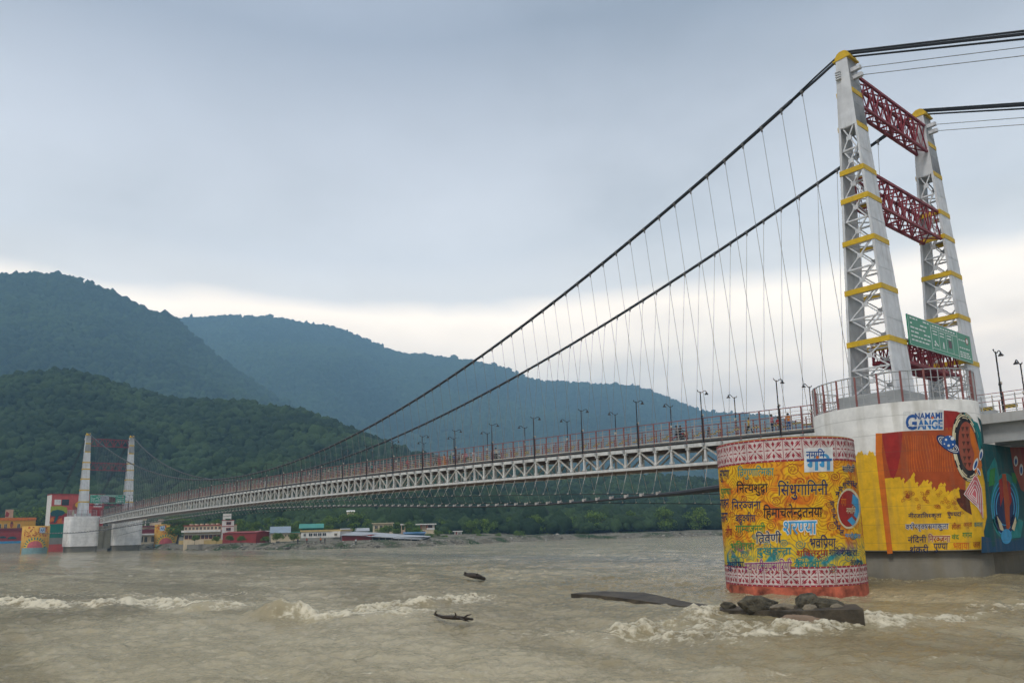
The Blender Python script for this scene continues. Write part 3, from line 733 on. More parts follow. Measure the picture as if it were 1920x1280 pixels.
# ---------------- tower piers
EN = (.55, -6.05, 5.65, 4.6)            # near tower, near well: centre x, y, half axes
def ell_ring(E, z, n=72, g=0.): return [(E[0]+(E[2]+g)*math.cos(2*math.pi*i/n), E[1]+(E[3]+g)*math.sin(2*math.pi*i/n), z) for i in range(n)]
def box_ring(E, z, n=72):
    o = []
    for i in range(n):
        t = 2*math.pi*i/n; c_, s_ = math.cos(t), math.sin(t); k = (abs(c_)**9+abs(s_)**9)**(-1/9); o.append((E[0]+E[2]*c_*k, E[1]+E[3]*s_*k, z))
    return o
def concrete_mat(name, base, streak=.5):
    m = bpy.data.materials.new(name); m.use_nodes = True; t = NT(m.node_tree); b = t.n['Principled BSDF']; b.inputs['Roughness'].default_value = .85; b.inputs['Specular IOR Level'].default_value = .2
    g = t.add('ShaderNodeNewGeometry'); sp = t.add('ShaderNodeSeparateXYZ'); t.link(g.outputs['Position'], sp.inputs[0])
    nz = t.add('ShaderNodeTexNoise'); nz.inputs['Scale'].default_value = .7; nz.inputs['Detail'].default_value = 8; nz.inputs['Roughness'].default_value = .65; t.link(g.outputs['Position'], nz.inputs['Vector'])
    c = t.mix(1., base+(1,), t.ramp(nz.outputs[0], [(.3, .78), (.7, 1.12)]), 'MULTIPLY')
    fr = t.math('FRACT', t.math('MULTIPLY', sp.outputs[2], .82)); ln = t.math('LESS_THAN', fr, .035)
    c = t.mix(t.math('MULTIPLY', ln, .35), c, (.12, .11, .09, 1))
    mp = t.add('ShaderNodeMapping'); mp.inputs['Scale'].default_value = (1., 1., .07); t.link(g.outputs['Position'], mp.inputs[0])
    s2 = t.add('ShaderNodeTexNoise'); s2.inputs['Scale'].default_value = 1.1; s2.inputs['Detail'].default_value = 6; t.link(mp.outputs[0], s2.inputs['Vector'])
    c = t.mix(t.math('MULTIPLY', t.ramp(s2.outputs[0], [(.52, 0.), (.75, 1.)]), streak), c, (.17, .14, .08, 1))
    t.link(c, b.inputs['Base Color'])
    bp = t.add('ShaderNodeBump'); bp.inputs['Strength'].default_value = .25; bp.inputs['Distance'].default_value = .06
    t.link(t.math('SUBTRACT', nz.outputs[0], ln), bp.inputs['Height']); t.link(bp.outputs[0], b.inputs['Normal']); return m
PIERW = concrete_mat('white_pier', (.64, .62, .57), .5); PIERF = concrete_mat('far_pier_white', (.78, .77, .75), .12); FOOT = concrete_mat('bare_concrete', (.20, .185, .15), .7)
def make_pier(x0, label):
    root = thing('tower_pier', label, 'bridge pier', (x0, 0, 0), group='concrete piers under the bridge towers')
    for sy in (-1, 1):
        E = (.55, sy*6.05, 5.65, 4.6) if x0 > -100 else (x0, sy*6.9-.25, 5.0, 4.75)
        ring = ell_ring if x0 > -100 else box_ring
        b = MB(); b.loft([ring(E, 1.9), ring(E, 11.9)]); w = b.build('well', PIERW if x0 > -100 else PIERF, root)
        for p in w.data.polygons: p.use_smooth = len(p.vertices) == 4 and x0 > -100
        f = MB(); E2 = (E[0], E[1]-sy*.1, E[2]-.35, E[3]-.3); f.loft([ring(E2, -2), ring(E2, 1.9)]); w = f.build('footing', FOOT, root)
        for p in w.data.polygons: p.use_smooth = len(p.vertices) == 4 and x0 > -100
    b = MB(); b.box(x0-1.6, x0+1.6, -2.2, 2.2, 1.0, 8.6); b.build('web_wall', concrete_mat('stained_pier', (.40, .38, .30), .9), root)
    b = MB(); b.box(x0-3.2, x0+3.4, -2.6, 2.6, 11.0, 11.88); b.build('landing_slab', PIERW, root)
    return root
near_pier = make_pier(0.3, 'large rounded pier with yellow and orange murals carrying the near tower')
far_pier = make_pier(XF, 'plain white twin pier carrying the distant tower across the river')
FOOTW = MB()

# platform railing on the rim of the near pier
def platform_rail(E, z, t0, t1, n, label, every=3):
    root = thing('platform_railing', label, 'railing', (E[0], E[1], z), group='railings round the tower platforms')
    P = lambda t, h: (E[0]+(E[2]-.12)*math.cos(t), E[1]+(E[3]-.12)*math.sin(t), z+h)
    T = [t0+(t1-t0)*i/n for i in range(n+1)]
    red = lambda t: (lambda b: b.tube([P(t, -.05), P(t, 2.15)], .075, 6))
    gr = lambda t: (lambda b: b.tube([P(t, 0), P(t, 2.1)], .035, 5))
    capped([red(t) for t in T[::every]], 'post', RAILRED, root); capped([gr(t) for i, t in enumerate(T) if i % every], 'baluster', GREYST, root)
    for h, r_ in ((2.13, .045), (1.55, .022), (1.05, .022), (.55, .022), (.12, .03)):
        b = MB(); b.tube([P(t, h) for t in T], r_, 5); b.build('rail', GREYST, root)
platform_rail(EN, 11.9, R(-205), R(38), 46, 'curved grey and red railing round the platform of the near tower')
platform_rail((XF, -7.15, 5., 4.6), 11.9, R(-180), R(70), 36, 'tiny curved railing round the platform of the distant tower')

# approach deck behind the near tower
ap = thing('approach_deck', 'grey concrete approach deck on a steel girder right of the near tower', 'bridge deck', (5, 0, 11))
b = MB(); b.box(5.2, 40, -4.1, 4.1, 10.45, 11.12); b.build('slab', mat('approach_concrete', (.42, .42, .41), .85, .1, 1., .1, streak=.3), ap)
for y in (-3.3, 0, 3.3):
    b = MB(); b.box(5.2, 40, y-.2, y+.2, 9.15, 10.447)
    for i in range(14): b.box(6+i*2.4, 6.06+i*2.4, y-.24, y+.24, 9.2, 10.44)
    b.build('girder', GREYST, ap)
rr_ = thing('approach_railing', 'purple grey railing along the near edge of the approach deck', 'railing', (5, -4, 11.1))
for i in range(24):
    b = MB(); b.box(5.2+i*.7-.03, 5.2+i*.7+.03, -4.0, -3.94, 11.1, 12.55 if i % 3 == 0 else 12.4); b.build('post', RAILRED if i % 3 == 0 else GREYST, rr_)
for h in (.12, .5, .85, 1.15, 1.4):
    b = MB(); b.box(5.0, 22, -3.995, -3.945, 11.1+h, 11.14+h); b.build('rail', RAILRED if h in (1.4, .85) else GREYST, rr_)
br_ = thing('lane_barrier', 'low barrier with chevron plates on the approach deck right of the near tower', 'barrier', (8, -1.2, 11.1), group='lane barriers on the approach deck')
for i in range(8):
    b = MB(); b.box(4.6+i*1.5, 4.68+i*1.5, -1.25, -1.17, 11.12, 12.3); b.build('post', RAILRED, br_)
    b = MB(); b.box(4.9+i*1.5, 5.8+i*1.5, -1.27, -1.255, 11.7, 12.0); b.build('chevron_plate', CHEV, br_)

# ================================================================== PAINT ON WALLS
# A design is drawn as flat outlines in the wall's own (along, height) coordinates, cut fine and laid on the wall's surface as a coat of paint.
class Wall:
    """elliptic drum wall: along = angle*radius"""
    def __init__(s, E, zoff=0): s.E = E; s.k = (E[2]+E[3])/2
    def uv(s, px, py):
        t, z = on_ell(px, py, s.E); return t*s.k, z
    def xyz(s, u, v, off):
        t = u/s.k; E = s.E; return (E[0]+(E[2]+off)*math.cos(t), E[1]+(E[3]+off)*math.sin(t), v)
    step = .3
class Flat:
    """flat facade from A, along e (unit), outward normal n"""
    def __init__(s, A, e, n): s.A = Vector(A); s.e = Vector(e); s.n = Vector(n)
    def uv(s, px, py):
        d = Vector(ray(px, py)); o = Vector(CO); t = (s.A-o).dot(s.n)/d.dot(s.n); p = o+d*t-s.A
        return p.dot(s.e), p.z
    def xyz(s, u, v, off):
        p = s.A+s.e*u+s.n*off; return (p.x, p.y, p.z+v)
    step = None
def lay(wall, polys, name, m, parent, off, uvspace=False, tris=None):
    """polys: outlines (photo px, or uv); tris: (verts uv, faces) ready made"""
    bm = bmesh.new()
    for P in polys:
        Q = P if uvspace else [wall.uv(*p) for p in P]
        vs = [bm.verts.new((u, v, 0)) for u, v in Q]
        try: bm.faces.new(vs)
        except ValueError: pass
    if tris:
        vs = [bm.verts.new((u, v, 0)) for u, v in tris[0]]
        for f in tris[1]:
            try: bm.faces.new([vs[i] for i in f])
            except ValueError: pass
    bmesh.ops.triangulate(bm, faces=[f for f in bm.faces if len(f.verts) > 4])
    if wall.step and bm.verts:
        us = [v.co.x for v in bm.verts]; a = math.floor(min(us)/wall.step)+1
        while a*wall.step < max(us):
            bmesh.ops.bisect_plane(bm, geom=bm.verts[:]+bm.edges[:]+bm.faces[:], plane_co=(a*wall.step, 0, 0), plane_no=(1, 0, 0)); a += 1
    for f in bm.faces: 
        if f.normal.z < 0: f.normal_flip()
    o0 = ORG.get(parent.name, Vector((0, 0, 0)))
    for v in bm.verts:
        x, y, z = wall.xyz(v.co.x, v.co.y, off); v.co = (x-o0.x, y-o0.y, z-o0.z)
    me = bpy.data.meshes.new(name); bm.to_mesh(me); bm.free(); me.materials.append(m)
    o = bpy.data.objects.new(name, me); COL.objects.link(o); o.parent = parent; ORG[o.name] = o0
    return o

TXT = {}
def text_tris(s, bold=.012):
    if (s, bold) in TXT: return TXT[(s, bold)]
    c = bpy.data.curves.new('lettering', 'FONT'); c.body = s; c.resolution_u = 3; c.offset = bold
    o = bpy.data.objects.new('lettering', c); COL.objects.link(o)
    dg = bpy.context.evaluated_depsgraph_get(); me = bpy.data.meshes.new_from_object(o.evaluated_get(dg))
    v = np.array([p.co[:2] for p in me.vertices]) if len(me.vertices) else np.zeros((0, 2)); f = [tuple(p.vertices) for p in me.polygons]
    bpy.data.objects.remove(o); bpy.data.curves.remove(c); bpy.data.meshes.remove(me)
    TXT[(s, bold)] = (v, f); return v, f
def _cut(v, f, x):
    bm = bmesh.new(); vs = [bm.verts.new((a, b, 0)) for a, b in v]
    for q in f:
        try: bm.faces.new([vs[i] for i in q])
        except ValueError: pass
    bmesh.ops.bisect_plane(bm, geom=bm.verts[:]+bm.edges[:]+bm.faces[:], plane_co=(x, 0, 0), plane_no=(1, 0, 0), clear_outer=True)
    bm.verts.index_update(); V = np.array([p.co[:2] for p in bm.verts]) if len(bm.verts) else np.zeros((0, 2)); Fq_ = [tuple(p.index for p in q.verts) for q in bm.faces]; bm.free(); return V, Fq_
def deva(word, bold):
    """sets a Devanagari word glyph by glyph: short i before its cluster, half letters cut at their stem, subscript r and superscript r drawn as strokes"""
    key = ('deva', word, bold)
    if key in TXT: return TXT[key]
    na = text_tris('न', 0)[0][:, 0].max()
    adv = lambda g: text_tris(g+'न', 0)[0][:, 0].max()-na
    V = []; Fs = []; n = 0; x = 0.
    def put(v, f, dx, dy=0., sc=1.):
        nonlocal n
        if not len(v): return
        V.append(v*sc+np.array([dx, dy])); Fs.extend([tuple(i+n for i in q) for q in f]); n += len(v)
    ch = list(word); i = 0
    while i < len(ch):
        cl_ = [ch[i]]; i += 1
        while i < len(ch) and (ch[i] == '्' or cl_[-1] == '्'): cl_.append(ch[i]); i += 1
        marks = []
        while i < len(ch) and (0x0900 <= ord(ch[i]) <= 0x0903 or 0x093e <= ord(ch[i]) <= 0x094c): marks.append(ch[i]); i += 1
        cons = [c for c in cl_ if c != '्']; reph = len(cons) > 1 and cons[0] == 'र'; rak = len(cons) > 1 and cons[-1] == 'र'
        if reph: cons = cons[1:]
        if rak: cons = cons[:-1]
        if 'ि' in marks: v, f = text_tris('ि', bold); put(v, f, x); x += adv('ि'); marks.remove('ि')
        if cons == ['द', 'ध']:
            v, f = text_tris('द', bold); put(v, f, x); v, f = text_tris('ध', bold); put(v, f, x+.08, -.22, .55); x += adv('द')
        else:
            for c in cons[:-1]:
                v, f = text_tris(c, bold); a = adv(c); v, f = _cut(v, f, a-.20); put(v, f, x); x += a-.19
            v, f = text_tris(cons[-1], bold); put(v, f, x); a = adv(cons[-1])
            if rak: put(np.array([(a*.15, -.10), (a*.22, -.17), (a*.72, .17), (a*.66, .24)]), [(0, 1, 2, 3)], x)
            x += a
        for m_ in marks: v, f = text_tris(m_, bold); put(v, f, x); x += adv(m_)
        if reph: put(np.array([(-.14, .68), (-.08, .70), (-.02, .84), (.10, .82), (.08, .90), (-.08, .92)]), [(0, 1, 2, 5), (2, 3, 4, 5)], x)
    TXT[key] = (np.concatenate(V), Fs); return TXT[key]
def glyphs(s, bold):
    return deva(s, bold) if any(ord(c) > 0x8ff for c in s) else text_tris(s, bold)
def write(wall, s, box, name, m, parent, off, slope=0., bold=.012, outline=None):
    """lettering fitted in the photo px box x0,y0,x1,y1 whose baseline drops `slope` px per px"""
    jobs = [(m, off, bold)]
    if outline: jobs = [(outline, off, bold+.05), (m, off+.004, bold)]
    v0, _ = glyphs(s, bold)
    if not len(v0): return
    lo, hi = v0.min(0), v0.max(0)
    for mm, oo, bb in jobs:
        v, f = glyphs(s, bb)
        if not len(v): continue
        q = (v-lo)/(hi-lo)
        P = [(box[0]+a*(box[2]-box[0]), box[3]-c*(box[3]-box[1])+slope*a*(box[2]-box[0])) for a, c in q]
        lay(wall, [], name, mm, parent, oo, tris=([wall.uv(*p) for p in P], f))
def circle(cx, cy, rx, ry=None, n=28, a0=0, a1=360, rot=0.):
    ry = ry or rx; o = []; c, s = math.cos(rot), math.sin(rot)
    full = (a1-a0) >= 360
    for i in range(n if full else n+1):
        t = R(a0+(a1-a0)*i/n); x, y = rx*math.cos(t), ry*math.sin(t); o.append((cx+x*c-y*s, cy+x*s+y*c))
    return o
def strip(pts, w):
    """stroke of width w along px points -> list of quads (tapers with list w)"""
    out = []; n = len(pts); ww = w if isinstance(w, (list, tuple)) else [w]*n; L = []
    for i, p in enumerate(pts):
        a, b = pts[max(i-1, 0)], pts[min(i+1, n-1)]; dx, dy = b[0]-a[0], b[1]-a[1]; l = math.hypot(dx, dy) or 1
        L.append(((p[0]-dy/l*ww[i]/2, p[1]+dx/l*ww[i]/2), (p[0]+dy/l*ww[i]/2, p[1]-dx/l*ww[i]/2)))
    for i in range(n-1): out.append([L[i][0], L[i+1][0], L[i+1][1], L[i][1]])
    return out
def spiral(cx, cy, r, turns, w, ph=0, n=None):
    n = n or int(14*turns); P = []
    for i in range(n+1):
        t = i/n; a = ph+2*math.pi*turns*t; P.append((cx+r*(1-t*.92)*math.cos(a), cy+r*(1-t*.92)*math.sin(a)*.9))
    return strip(P, [w*(1-.5*i/n) for i in range(n+1)])
P_RED = paint('crimson', (.31, .022, .04)); P_PALE = paint('pale_pink', (.60, .50, .47)); P_BLUE = paint('blue', (.012, .085, .30)); P_LBLUE = paint('light_blue', (.05, .30, .55))
P_WHITE = paint('white', (.68, .68, .66)); P_NAVY = paint('navy', (.012, .025, .09)); P_BLACK = paint('black', (.015, .015, .02)); P_TEAL = paint('teal', (.01, .20, .20)); P_GREEN = paint('green', (.03, .22, .05))
P_ORANGE = paint('orange', (.60, .15, .012)); P_YELLOW = paint('yellow', (.72, .42, .012)); P_PURPLE = paint('purple', (.22, .03, .16)); P_BROWN = paint('burnt_orange', (.36, .065, .012)); P_DRED = paint('deep_red', (.30, .02, .015))
P_CREAM = paint('cream', (.62, .55, .36)); P_TERRA = paint('terracotta', (.30, .07, .04)); P_DTEAL = paint('deep_teal', (.008, .075, .085)); P_DBROWN = paint('dark_brown', (.09, .022, .012)); P_PINK = paint('rose', (.55, .12, .14))

# ------------------------------------------------------------------ painted drum in the water (wind cable anchor)
ED = (.42, -21.1, 3.95, 3.95); HD = 8.68
def mural_mat():
    m = bpy.data.materials.new('swirl_mural'); m.use_nodes = True; t = NT(m.node_tree); b = t.n['Principled BSDF']; b.inputs['Roughness'].default_value = .7; b.inputs['Specular IOR Level'].default_value = .25
    g = t.add('ShaderNodeNewGeometry'); sp = t.add('ShaderNodeSeparateXYZ'); t.link(g.outputs['Position'], sp.inputs[0])
    nz = t.add('ShaderNodeTexNoise'); nz.inputs['Scale'].default_value = .75; nz.inputs['Detail'].default_value = 2; nz.inputs['Distortion'].default_value = 1.2; t.link(g.outputs['Position'], nz.inputs['Vector'])
    hi = t.ramp(nz.outputs[0], [(.42, (.76, .45, .010)), (.55, (.72, .31, .010)), (.68, (.60, .14, .010))])
    lo = t.ramp(nz.outputs[0], [(.44, (.72, .47, .015)), (.54, (.50, .42, .04)), (.61, (.03, .24, .26)), (.72, (.012, .13, .30))])
    zf = t.ramp(t.math('ADD', sp.outputs[2], t.math('MULTIPLY', nz.outputs[0], 1.6)), [(0, 1.), (1, 0.)])
    zfac = t.math('SUBTRACT', 1.0, t.math('MULTIPLY', t.math('SUBTRACT', t.math('ADD', sp.outputs[2], t.math('MULTIPLY', nz.outputs[0], 1.5)), 3.0), 1.1), clamp=True)
    base = t.mix(zfac, hi, lo)
    wp_ = t.add('ShaderNodeTexNoise'); wp_.inputs['Scale'].default_value = 1.1; wp_.inputs['Detail'].default_value = 1.5; t.link(g.outputs['Position'], wp_.inputs['Vector'])
    va = t.add('ShaderNodeVectorMath'); va.operation = 'MULTIPLY_ADD'; t.link(wp_.outputs[1], va.inputs[0]); va.inputs[1].default_value = (.9, .9, .9); t.link(g.outputs['Position'], va.inputs[2])
    vo = t.add('ShaderNodeTexVoronoi'); vo.inputs['Scale'].default_value = .85; t.link(va.outputs[0], vo.inputs['Vector'])
    fr = t.math('FRACT', t.math('MULTIPLY', vo.outputs['Distance'], 7.5))
    ln = t.ramp(t.math('ABSOLUTE', t.math('SUBTRACT', fr, .5)), [(.10, 1.), (.22, 0.)])
    lc = t.mix(zfac, (.30, .055, .008, 1), (.02, .13, .13, 1))
    c = t.mix(t.math('MULTIPLY', ln, .62), base, lc)
    n2 = t.add('ShaderNodeTexNoise'); n2.inputs['Scale'].default_value = 3.; n2.inputs['Detail'].default_value = 6; t.link(g.outputs['Position'], n2.inputs['Vector'])
    c = t.mix(1., c, t.ramp(n2.outputs[0], [(.3, .82), (.7, 1.1)]), 'MULTIPLY')
    t.link(c, b.inputs['Base Color']); return m
def ornament(wall, parent, z0, z1, ntile, r, soft=False):
    """frieze of crossed petals in crimson on pale ground, right round the drum"""
    w = 2*math.pi*r/ntile; h = z1-z0
    lay(wall, [[(i*w, z0), ((i+1)*w, z0), ((i+1)*w, z1), (i*w, z1)] for i in range(ntile)], 'frieze_ground', P_PALE, parent, .006, True)
    S = []
    def petal(x0, y0, x1, y1, wd):
        mx_, my = (x0*.45+x1*.55), (y0*.45+y1*.55); dx, dy = x1-x0, y1-y0; l = math.hypot(dx, dy); nx, ny = -dy/l*wd, dx/l*wd
        S.append([(x0, y0), (mx_+nx, my+ny), (x1, y1), (mx_-nx, my-ny)])
    for i in range(ntile):
        x = i*w; cx, cy = x+w/2, (z0+z1)/2; e = .03
        S.append([(x-e/2, z0), (x+e/2, z0), (x+e/2, z1), (x-e/2, z1)])
        for sx in (-1, 1):
            for sy in (-1, 1):
                petal(cx+sx*w*.06, cy+sy*h*.06, cx+sx*w*.46, cy+sy*h*.46, .055); petal(cx+sx*w*.30, cy+sy*h*.12, cx+sx*w*.42, cy+sy*h*.32, .03); petal(cx+sx*w*.12, cy+sy*h*.26, cx+sx*w*.36, cy+sy*h*.45, .03)
        for sy in (-1, 1): petal(cx, cy+sy*h*.16, cx, cy+sy*h*.44, .085)
        for sx in (-1, 1): petal(cx+sx*w*.14, cy, cx+sx*w*.47, cy, .045)
        S.append(circle(cx, cy, w*.06, n=8))
    lay(wall, S, 'frieze_pattern', P_RED, parent, .012, True)
    for (a, c) in ((z0-.10, z0), (z1, z1+.10)):
        lay(wall, [[(i*w, a), ((i+1)*w, a), ((i+1)*w, c), (i*w, c)] for i in range(ntile)], 'frieze_border', P_RED, parent, .012, True)
    lay(wall, [circle(w*(i+.5)/3, q, .032, n=6) for i in range(ntile*3) for q in (z0-.05, z1+.05)], 'frieze_dots', P_PALE, parent, .017, True)

drum = thing('anchor_drum', 'big round yellow and orange drum with crimson friezes and black words', 'bridge pier', (ED[0], ED[1], 0), group='painted drums beside the tower piers')
M_SWIRL = mural_mat()
b = MB(); b.loft([ell_ring(ED, -1.5, 96), ell_ring(ED, .42, 96), ell_ring(ED, HD-.18, 96), ell_ring(ED, HD-.02, 96, -.02), ell_ring(ED, HD, 96, -.12)]); body = b.build('drum_body', M_SWIRL, drum)
for p in body.data.polygons: p.use_smooth = len(p.vertices) == 4
b = MB(); b.loft([ell_ring(ED, HD+.001, 48, -.1), ell_ring(ED, HD+.05, 48, -.16)]); b.build('drum_top', FOOT, drum)
WD = Wall(ED)
M_WORN = mat('worn_red_base', (.40, .10, .055), .8, .75, 1.3, .2)
b = MB(); b.loft([ell_ring(ED, -1.4, 96, .004), ell_ring(ED, .47, 96, .004)], cap=False); w_ = b.build('worn_base', M_WORN, drum, smooth=True)
ornament(WD, drum, 7.43, 8.54, 24, 3.95); ornament(WD, drum, .58, 1.46, 26, 3.95)
# spirals and flourishes in the paint
SP_O = []; SP_Y = []; SP_B = []
rs_ = random.Random(3)
for (x, y, r) in ((1400, 903, 7), (1441, 893, 11), (1486, 880, 13), (1500, 903, 12), (1477, 903, 8), (1540, 905, 9), (1565, 893, 10), (1455, 940, 10), (1395, 935, 7), (1423, 962, 9), (1492, 972, 11), (1555, 945, 9), (1560, 985, 10), (1385, 1000, 8), (1445, 985, 11), (1520, 1000, 7), (1373, 965, 7), (1478, 945, 7), (1535, 958, 8), (1590, 900, 7)):
    SP_O += spiral(x, y, r, 2.1, 1.5, rs_.uniform(0, 6)); SP_Y += spiral(x+1.2, y+.6, r*.9, 1.7, 2.2, rs_.uniform(0, 6))
for (x, y, r) in ((1500, 1020, 10), (1438, 1023, 9), (1470, 1018, 8), (1545, 1045, 9), (1590, 1045, 10), (1395, 1040, 8), (1500, 1050, 9), (1560, 1065, 9), (1600, 1005, 7), (1415, 1005, 6), (1375, 1048, 6), (1455, 1052, 7)):
    SP_B += spiral(x, y, r, 2.1, 1.7, rs_.uniform(0, 6)); SP_Y += spiral(x+1, y+1, r*.85, 1.6, 1.8, rs_.uniform(0, 6))
lay(WD, SP_Y, 'yellow_swirls', P_YELLOW, drum, .006); lay(WD, SP_O, 'orange_swirls', P_BROWN, drum, .011); lay(WD, SP_B, 'blue_swirls', P_TEAL, drum, .011)
# the Devanagari names
for s_, bx, m_, sl, ol in (
    ('त्रिगुणात्मिका', (1384, 874, 1450, 898), P_TEAL, -.03, P_YELLOW), ('नित्यशुद्धा', (1382, 902, 1439, 929), P_BLACK, -.02, None), ('सिंधुगामिनी', (1459, 901, 1551, 936), P_NAVY, -.02, P_YELLOW),
    ('निरञ्जना', (1373, 935, 1426, 954), P_NAVY, -.02, None), ('हिमाचलेन्द्रतनया', (1432, 946, 1541, 974), P_BLACK, -.02, None), ('बहुक्षीरा', (1380, 960, 1416, 983), P_NAVY, .0, None),
    ('गाम्यजननी', (1380, 980, 1434, 997), P_GREEN, -.01, None), ('शरण्या', (1470, 978, 1530, 1001), P_LBLUE, -.02, P_WHITE), ('त्रिवेणी', (1418, 997, 1464, 1021), P_NAVY, -.05, P_CREAM),
    ('भवप्रिया', (1519, 1003, 1566, 1029), P_NAVY, -.01, None), ('भुक्तिदा', (1371, 1014, 1414, 1034), P_GREEN, -.02, None), ('दुखहन्त्रा', (1420, 1028, 1483, 1045), P_TEAL, -.02, None),
    ('शक्तिरूपा', (1494, 1028, 1552, 1046), P_DRED, -.02, None), ('शशिशेखरा', (1555, 1026, 1606, 1040), P_NAVY, .02, None), ('सुघोषा', (1364, 1049, 1394, 1069), P_NAVY, -.03, None),
    ('स्वर्णदीपप्रसारिणी', (1397, 1049, 1484, 1074), P_PURPLE, -.03, P_CREAM), ('वैष्णवी', (1490, 1048, 1536, 1064), P_TEAL, -.03, None), ('सावित्री', (1580, 871, 1601, 885), P_NAVY, .03, P_CREAM),
    ('सुभगा', (1351, 882, 1366, 903), P_NAVY, -.06, None), ('पुण्या', (1353, 917, 1370, 932), P_GREEN, -.06, None), ('गहन', (1352, 937, 1366, 955), P_NAVY, -.08, None), ('सत्य', (1354, 962, 1364, 978), P_NAVY, -.06, None), ('तोष', (1362, 986, 1372, 1005), P_DRED, -.06, None),
    ('मनोहरा', (1585, 998, 1612, 1008), P_LBLUE, .04, None), ('अव्यया', (1594, 1050, 1615, 1058), P_NAVY, .03, None)):
    write(WD, s_, (bx[0]-1, bx[1]-1, bx[2]+1, bx[3]+1), 'painted_words', m_, drum, .017, sl, .012, ol)
# white plate with the two line emblem
PLQ = [(1507, 840), (1561, 838), (1562, 883), (1508, 885)]
lay(WD, [PLQ], 'emblem_plate', P_WHITE, drum, .020)
write(WD, 'नमामि', (1511, 841, 1546, 859), 'emblem_lettering', P_BLUE, drum, .026, -.02, .02)
write(WD, 'गंगे', (1512, 851, 1560, 882), 'emblem_lettering', P_LBLUE, drum, .026, -.02, .035)
lay(WD, [[(1513, 861), (1558, 859), (1558, 864), (1513, 866)]], 'emblem_bar', P_BLUE, drum, .032); lay(WD, [circle(1532, 857, 3)], 'emblem_sun', P_ORANGE, drum, .036)
# round red emblem with a ring of lettering
lay(WD, [circle(1591, 953, 22, 38)], 'medallion_ring', P_CREAM, drum, .018); lay(WD, [circle(1590, 953, 19, 34)], 'medallion', P_DRED, drum, .023)
lay(WD, [[(1598, 925), (1608, 935), (1610, 958), (1606, 972), (1600, 966), (1603, 950), (1596, 943)], [(1588, 975), (1596, 968), (1604, 978), (1598, 985)]], 'medallion_figure', P_LBLUE, drum, .028)
write(WD, 'गंगा', (1576, 930, 1586, 948), 'medallion_lettering', P_ORANGE, drum, .028, 0, .01); write(WD, 'नमामि', (1586, 948, 1603, 962), 'medallion_lettering', P_CREAM, drum, .033, .0, .01)
for k, ch in enumerate('भागीरथ'): pass
for k, (ch, x, y) in enumerate((('भा', 1560, 944), ('गी', 1562, 956), ('र', 1564, 968), ('थी', 1567, 979), ('म', 1572, 989), ('ल', 1578, 998), ('न', 1570, 926), ('म', 1576, 917), ('सु', 1583, 910), ('र', 1590, 906), ('स', 1597, 906), ('र', 1603, 910))):
    write(WD, ch, (x-4, y-5, x+4, y+5), 'medallion_lettering', P_NAVY, drum, .024, 0, .015)

# ------------------------------------------------------------------ mural on the near well of the tower pier
WN = Wall(EN); NP = near_pier
def rim(px): 
    return None
def wl(polys, m, off, name='mural_paint'): return lay(WN, polys, name, m, NP, off)
def bandpoly(x0, x1, ytop, ybot, n=12):
    xs = [x0+(x1-x0)*i/n for i in range(n+1)]; return [(x, ytop(x)) for x in xs]+[(x, ybot(x)) for x in reversed(xs)]
def ybot(x):                       # px row of the painted well's lower edge
    t = min(range(0, 1), default=0); lo, hi = 1000., 1060.
    for _ in range(30):
        m_ = (lo+hi)/2
        if on_ell(x, m_, EN)[1] > 1.95: lo = m_
        else: hi = m_
    return lo
def ytop(x):
    lo, hi = 700., 900.
    for _ in range(30):
        m_ = (lo+hi)/2
        if on_ell(x, m_, EN)[1] > 11.85: lo = m_
        else: hi = m_
    return hi
XL, XR = 1560, 1852
rag = lambda x: 846+4*math.sin(x*.33)+3*math.sin(x*.9+1)+(3 if x > 1600 else 0)
wl([bandpoly(XL+k*14, XL+(k+1)*14, rag, ybot, 4) for k in range(21)], P_YELLOW, .006, 'yellow_ground')
rt_ = lambda x: 812-(x-1654)*.10+max(0, x-1720)*.03
wave = lambda x: (897-(x-1654)*.1 if x < 1690 else 905+8*math.sin((x-1690)*.23)+(x-1690)*.26)
wl([bandpoly(1654+k*12, 1654+(k+1)*12, rt_, wave, 6) for k in range(13)], P_BROWN, .011, 'burnt_orange_field')
wl([[(1653, 813), (1672, 811), (1692, 809), (1690, 845), (1683, 880), (1676, 897), (1670, 893), (1662, 862)]], P_DRED, .016, 'red_panel')
wl([[(1795, 915), (1815, 920), (1822, 965), (1810, 958), (1800, 950), (1793, 938)]], P_DBROWN, .016, 'brown_smoke')
wl([bandpoly(1642, 1654, lambda x: 812, lambda x: 850, 3), [(1642, 850), (1654, 850), (1674, 1037), (1664, 1038)]], P_ORANGE, .018, 'orange_stripe')
fl_ = []
rm = random.Random(9)
for k in range(17):                # flame edged waves
    x = 1692+k*6.4; y = wave(x)-2; hgt = 8+rm.random()*9
    fl_.append([(x-5, y+10), (x-3, y-hgt*.5), (x+2, y-hgt), (x+5, y-hgt*.7), (x+3, y-hgt*.45), (x+4, y), (x+6, y+10)])
wl(fl_, P_YELLOW, .018, 'flame_crests')
fs = []
for k in range(46):
    x = 1692+rm.random()*112; y = wave(x)+3+rm.random()*28; fs += spiral(x, y, 4.2, 1.5, .8, rm.uniform(0, 6))
wl(fs, P_BROWN, .024, 'flame_curls')
gl = []
for k in range(24):                # combed lines in the orange field
    x = 1695+k*5.; gl += strip([(x+2*math.sin(j*.55+k*.5)+j*1.0*(1-k/30.), 816+j*8.5) for j in range(9)], .7)
wl(gl, P_ORANGE, .016, 'combed_lines')
wl([[(1768, 769), (1794, 771), (1806, 776), (1802, 806), (1769, 806)]], P_DRED, .012, 'red_corner')
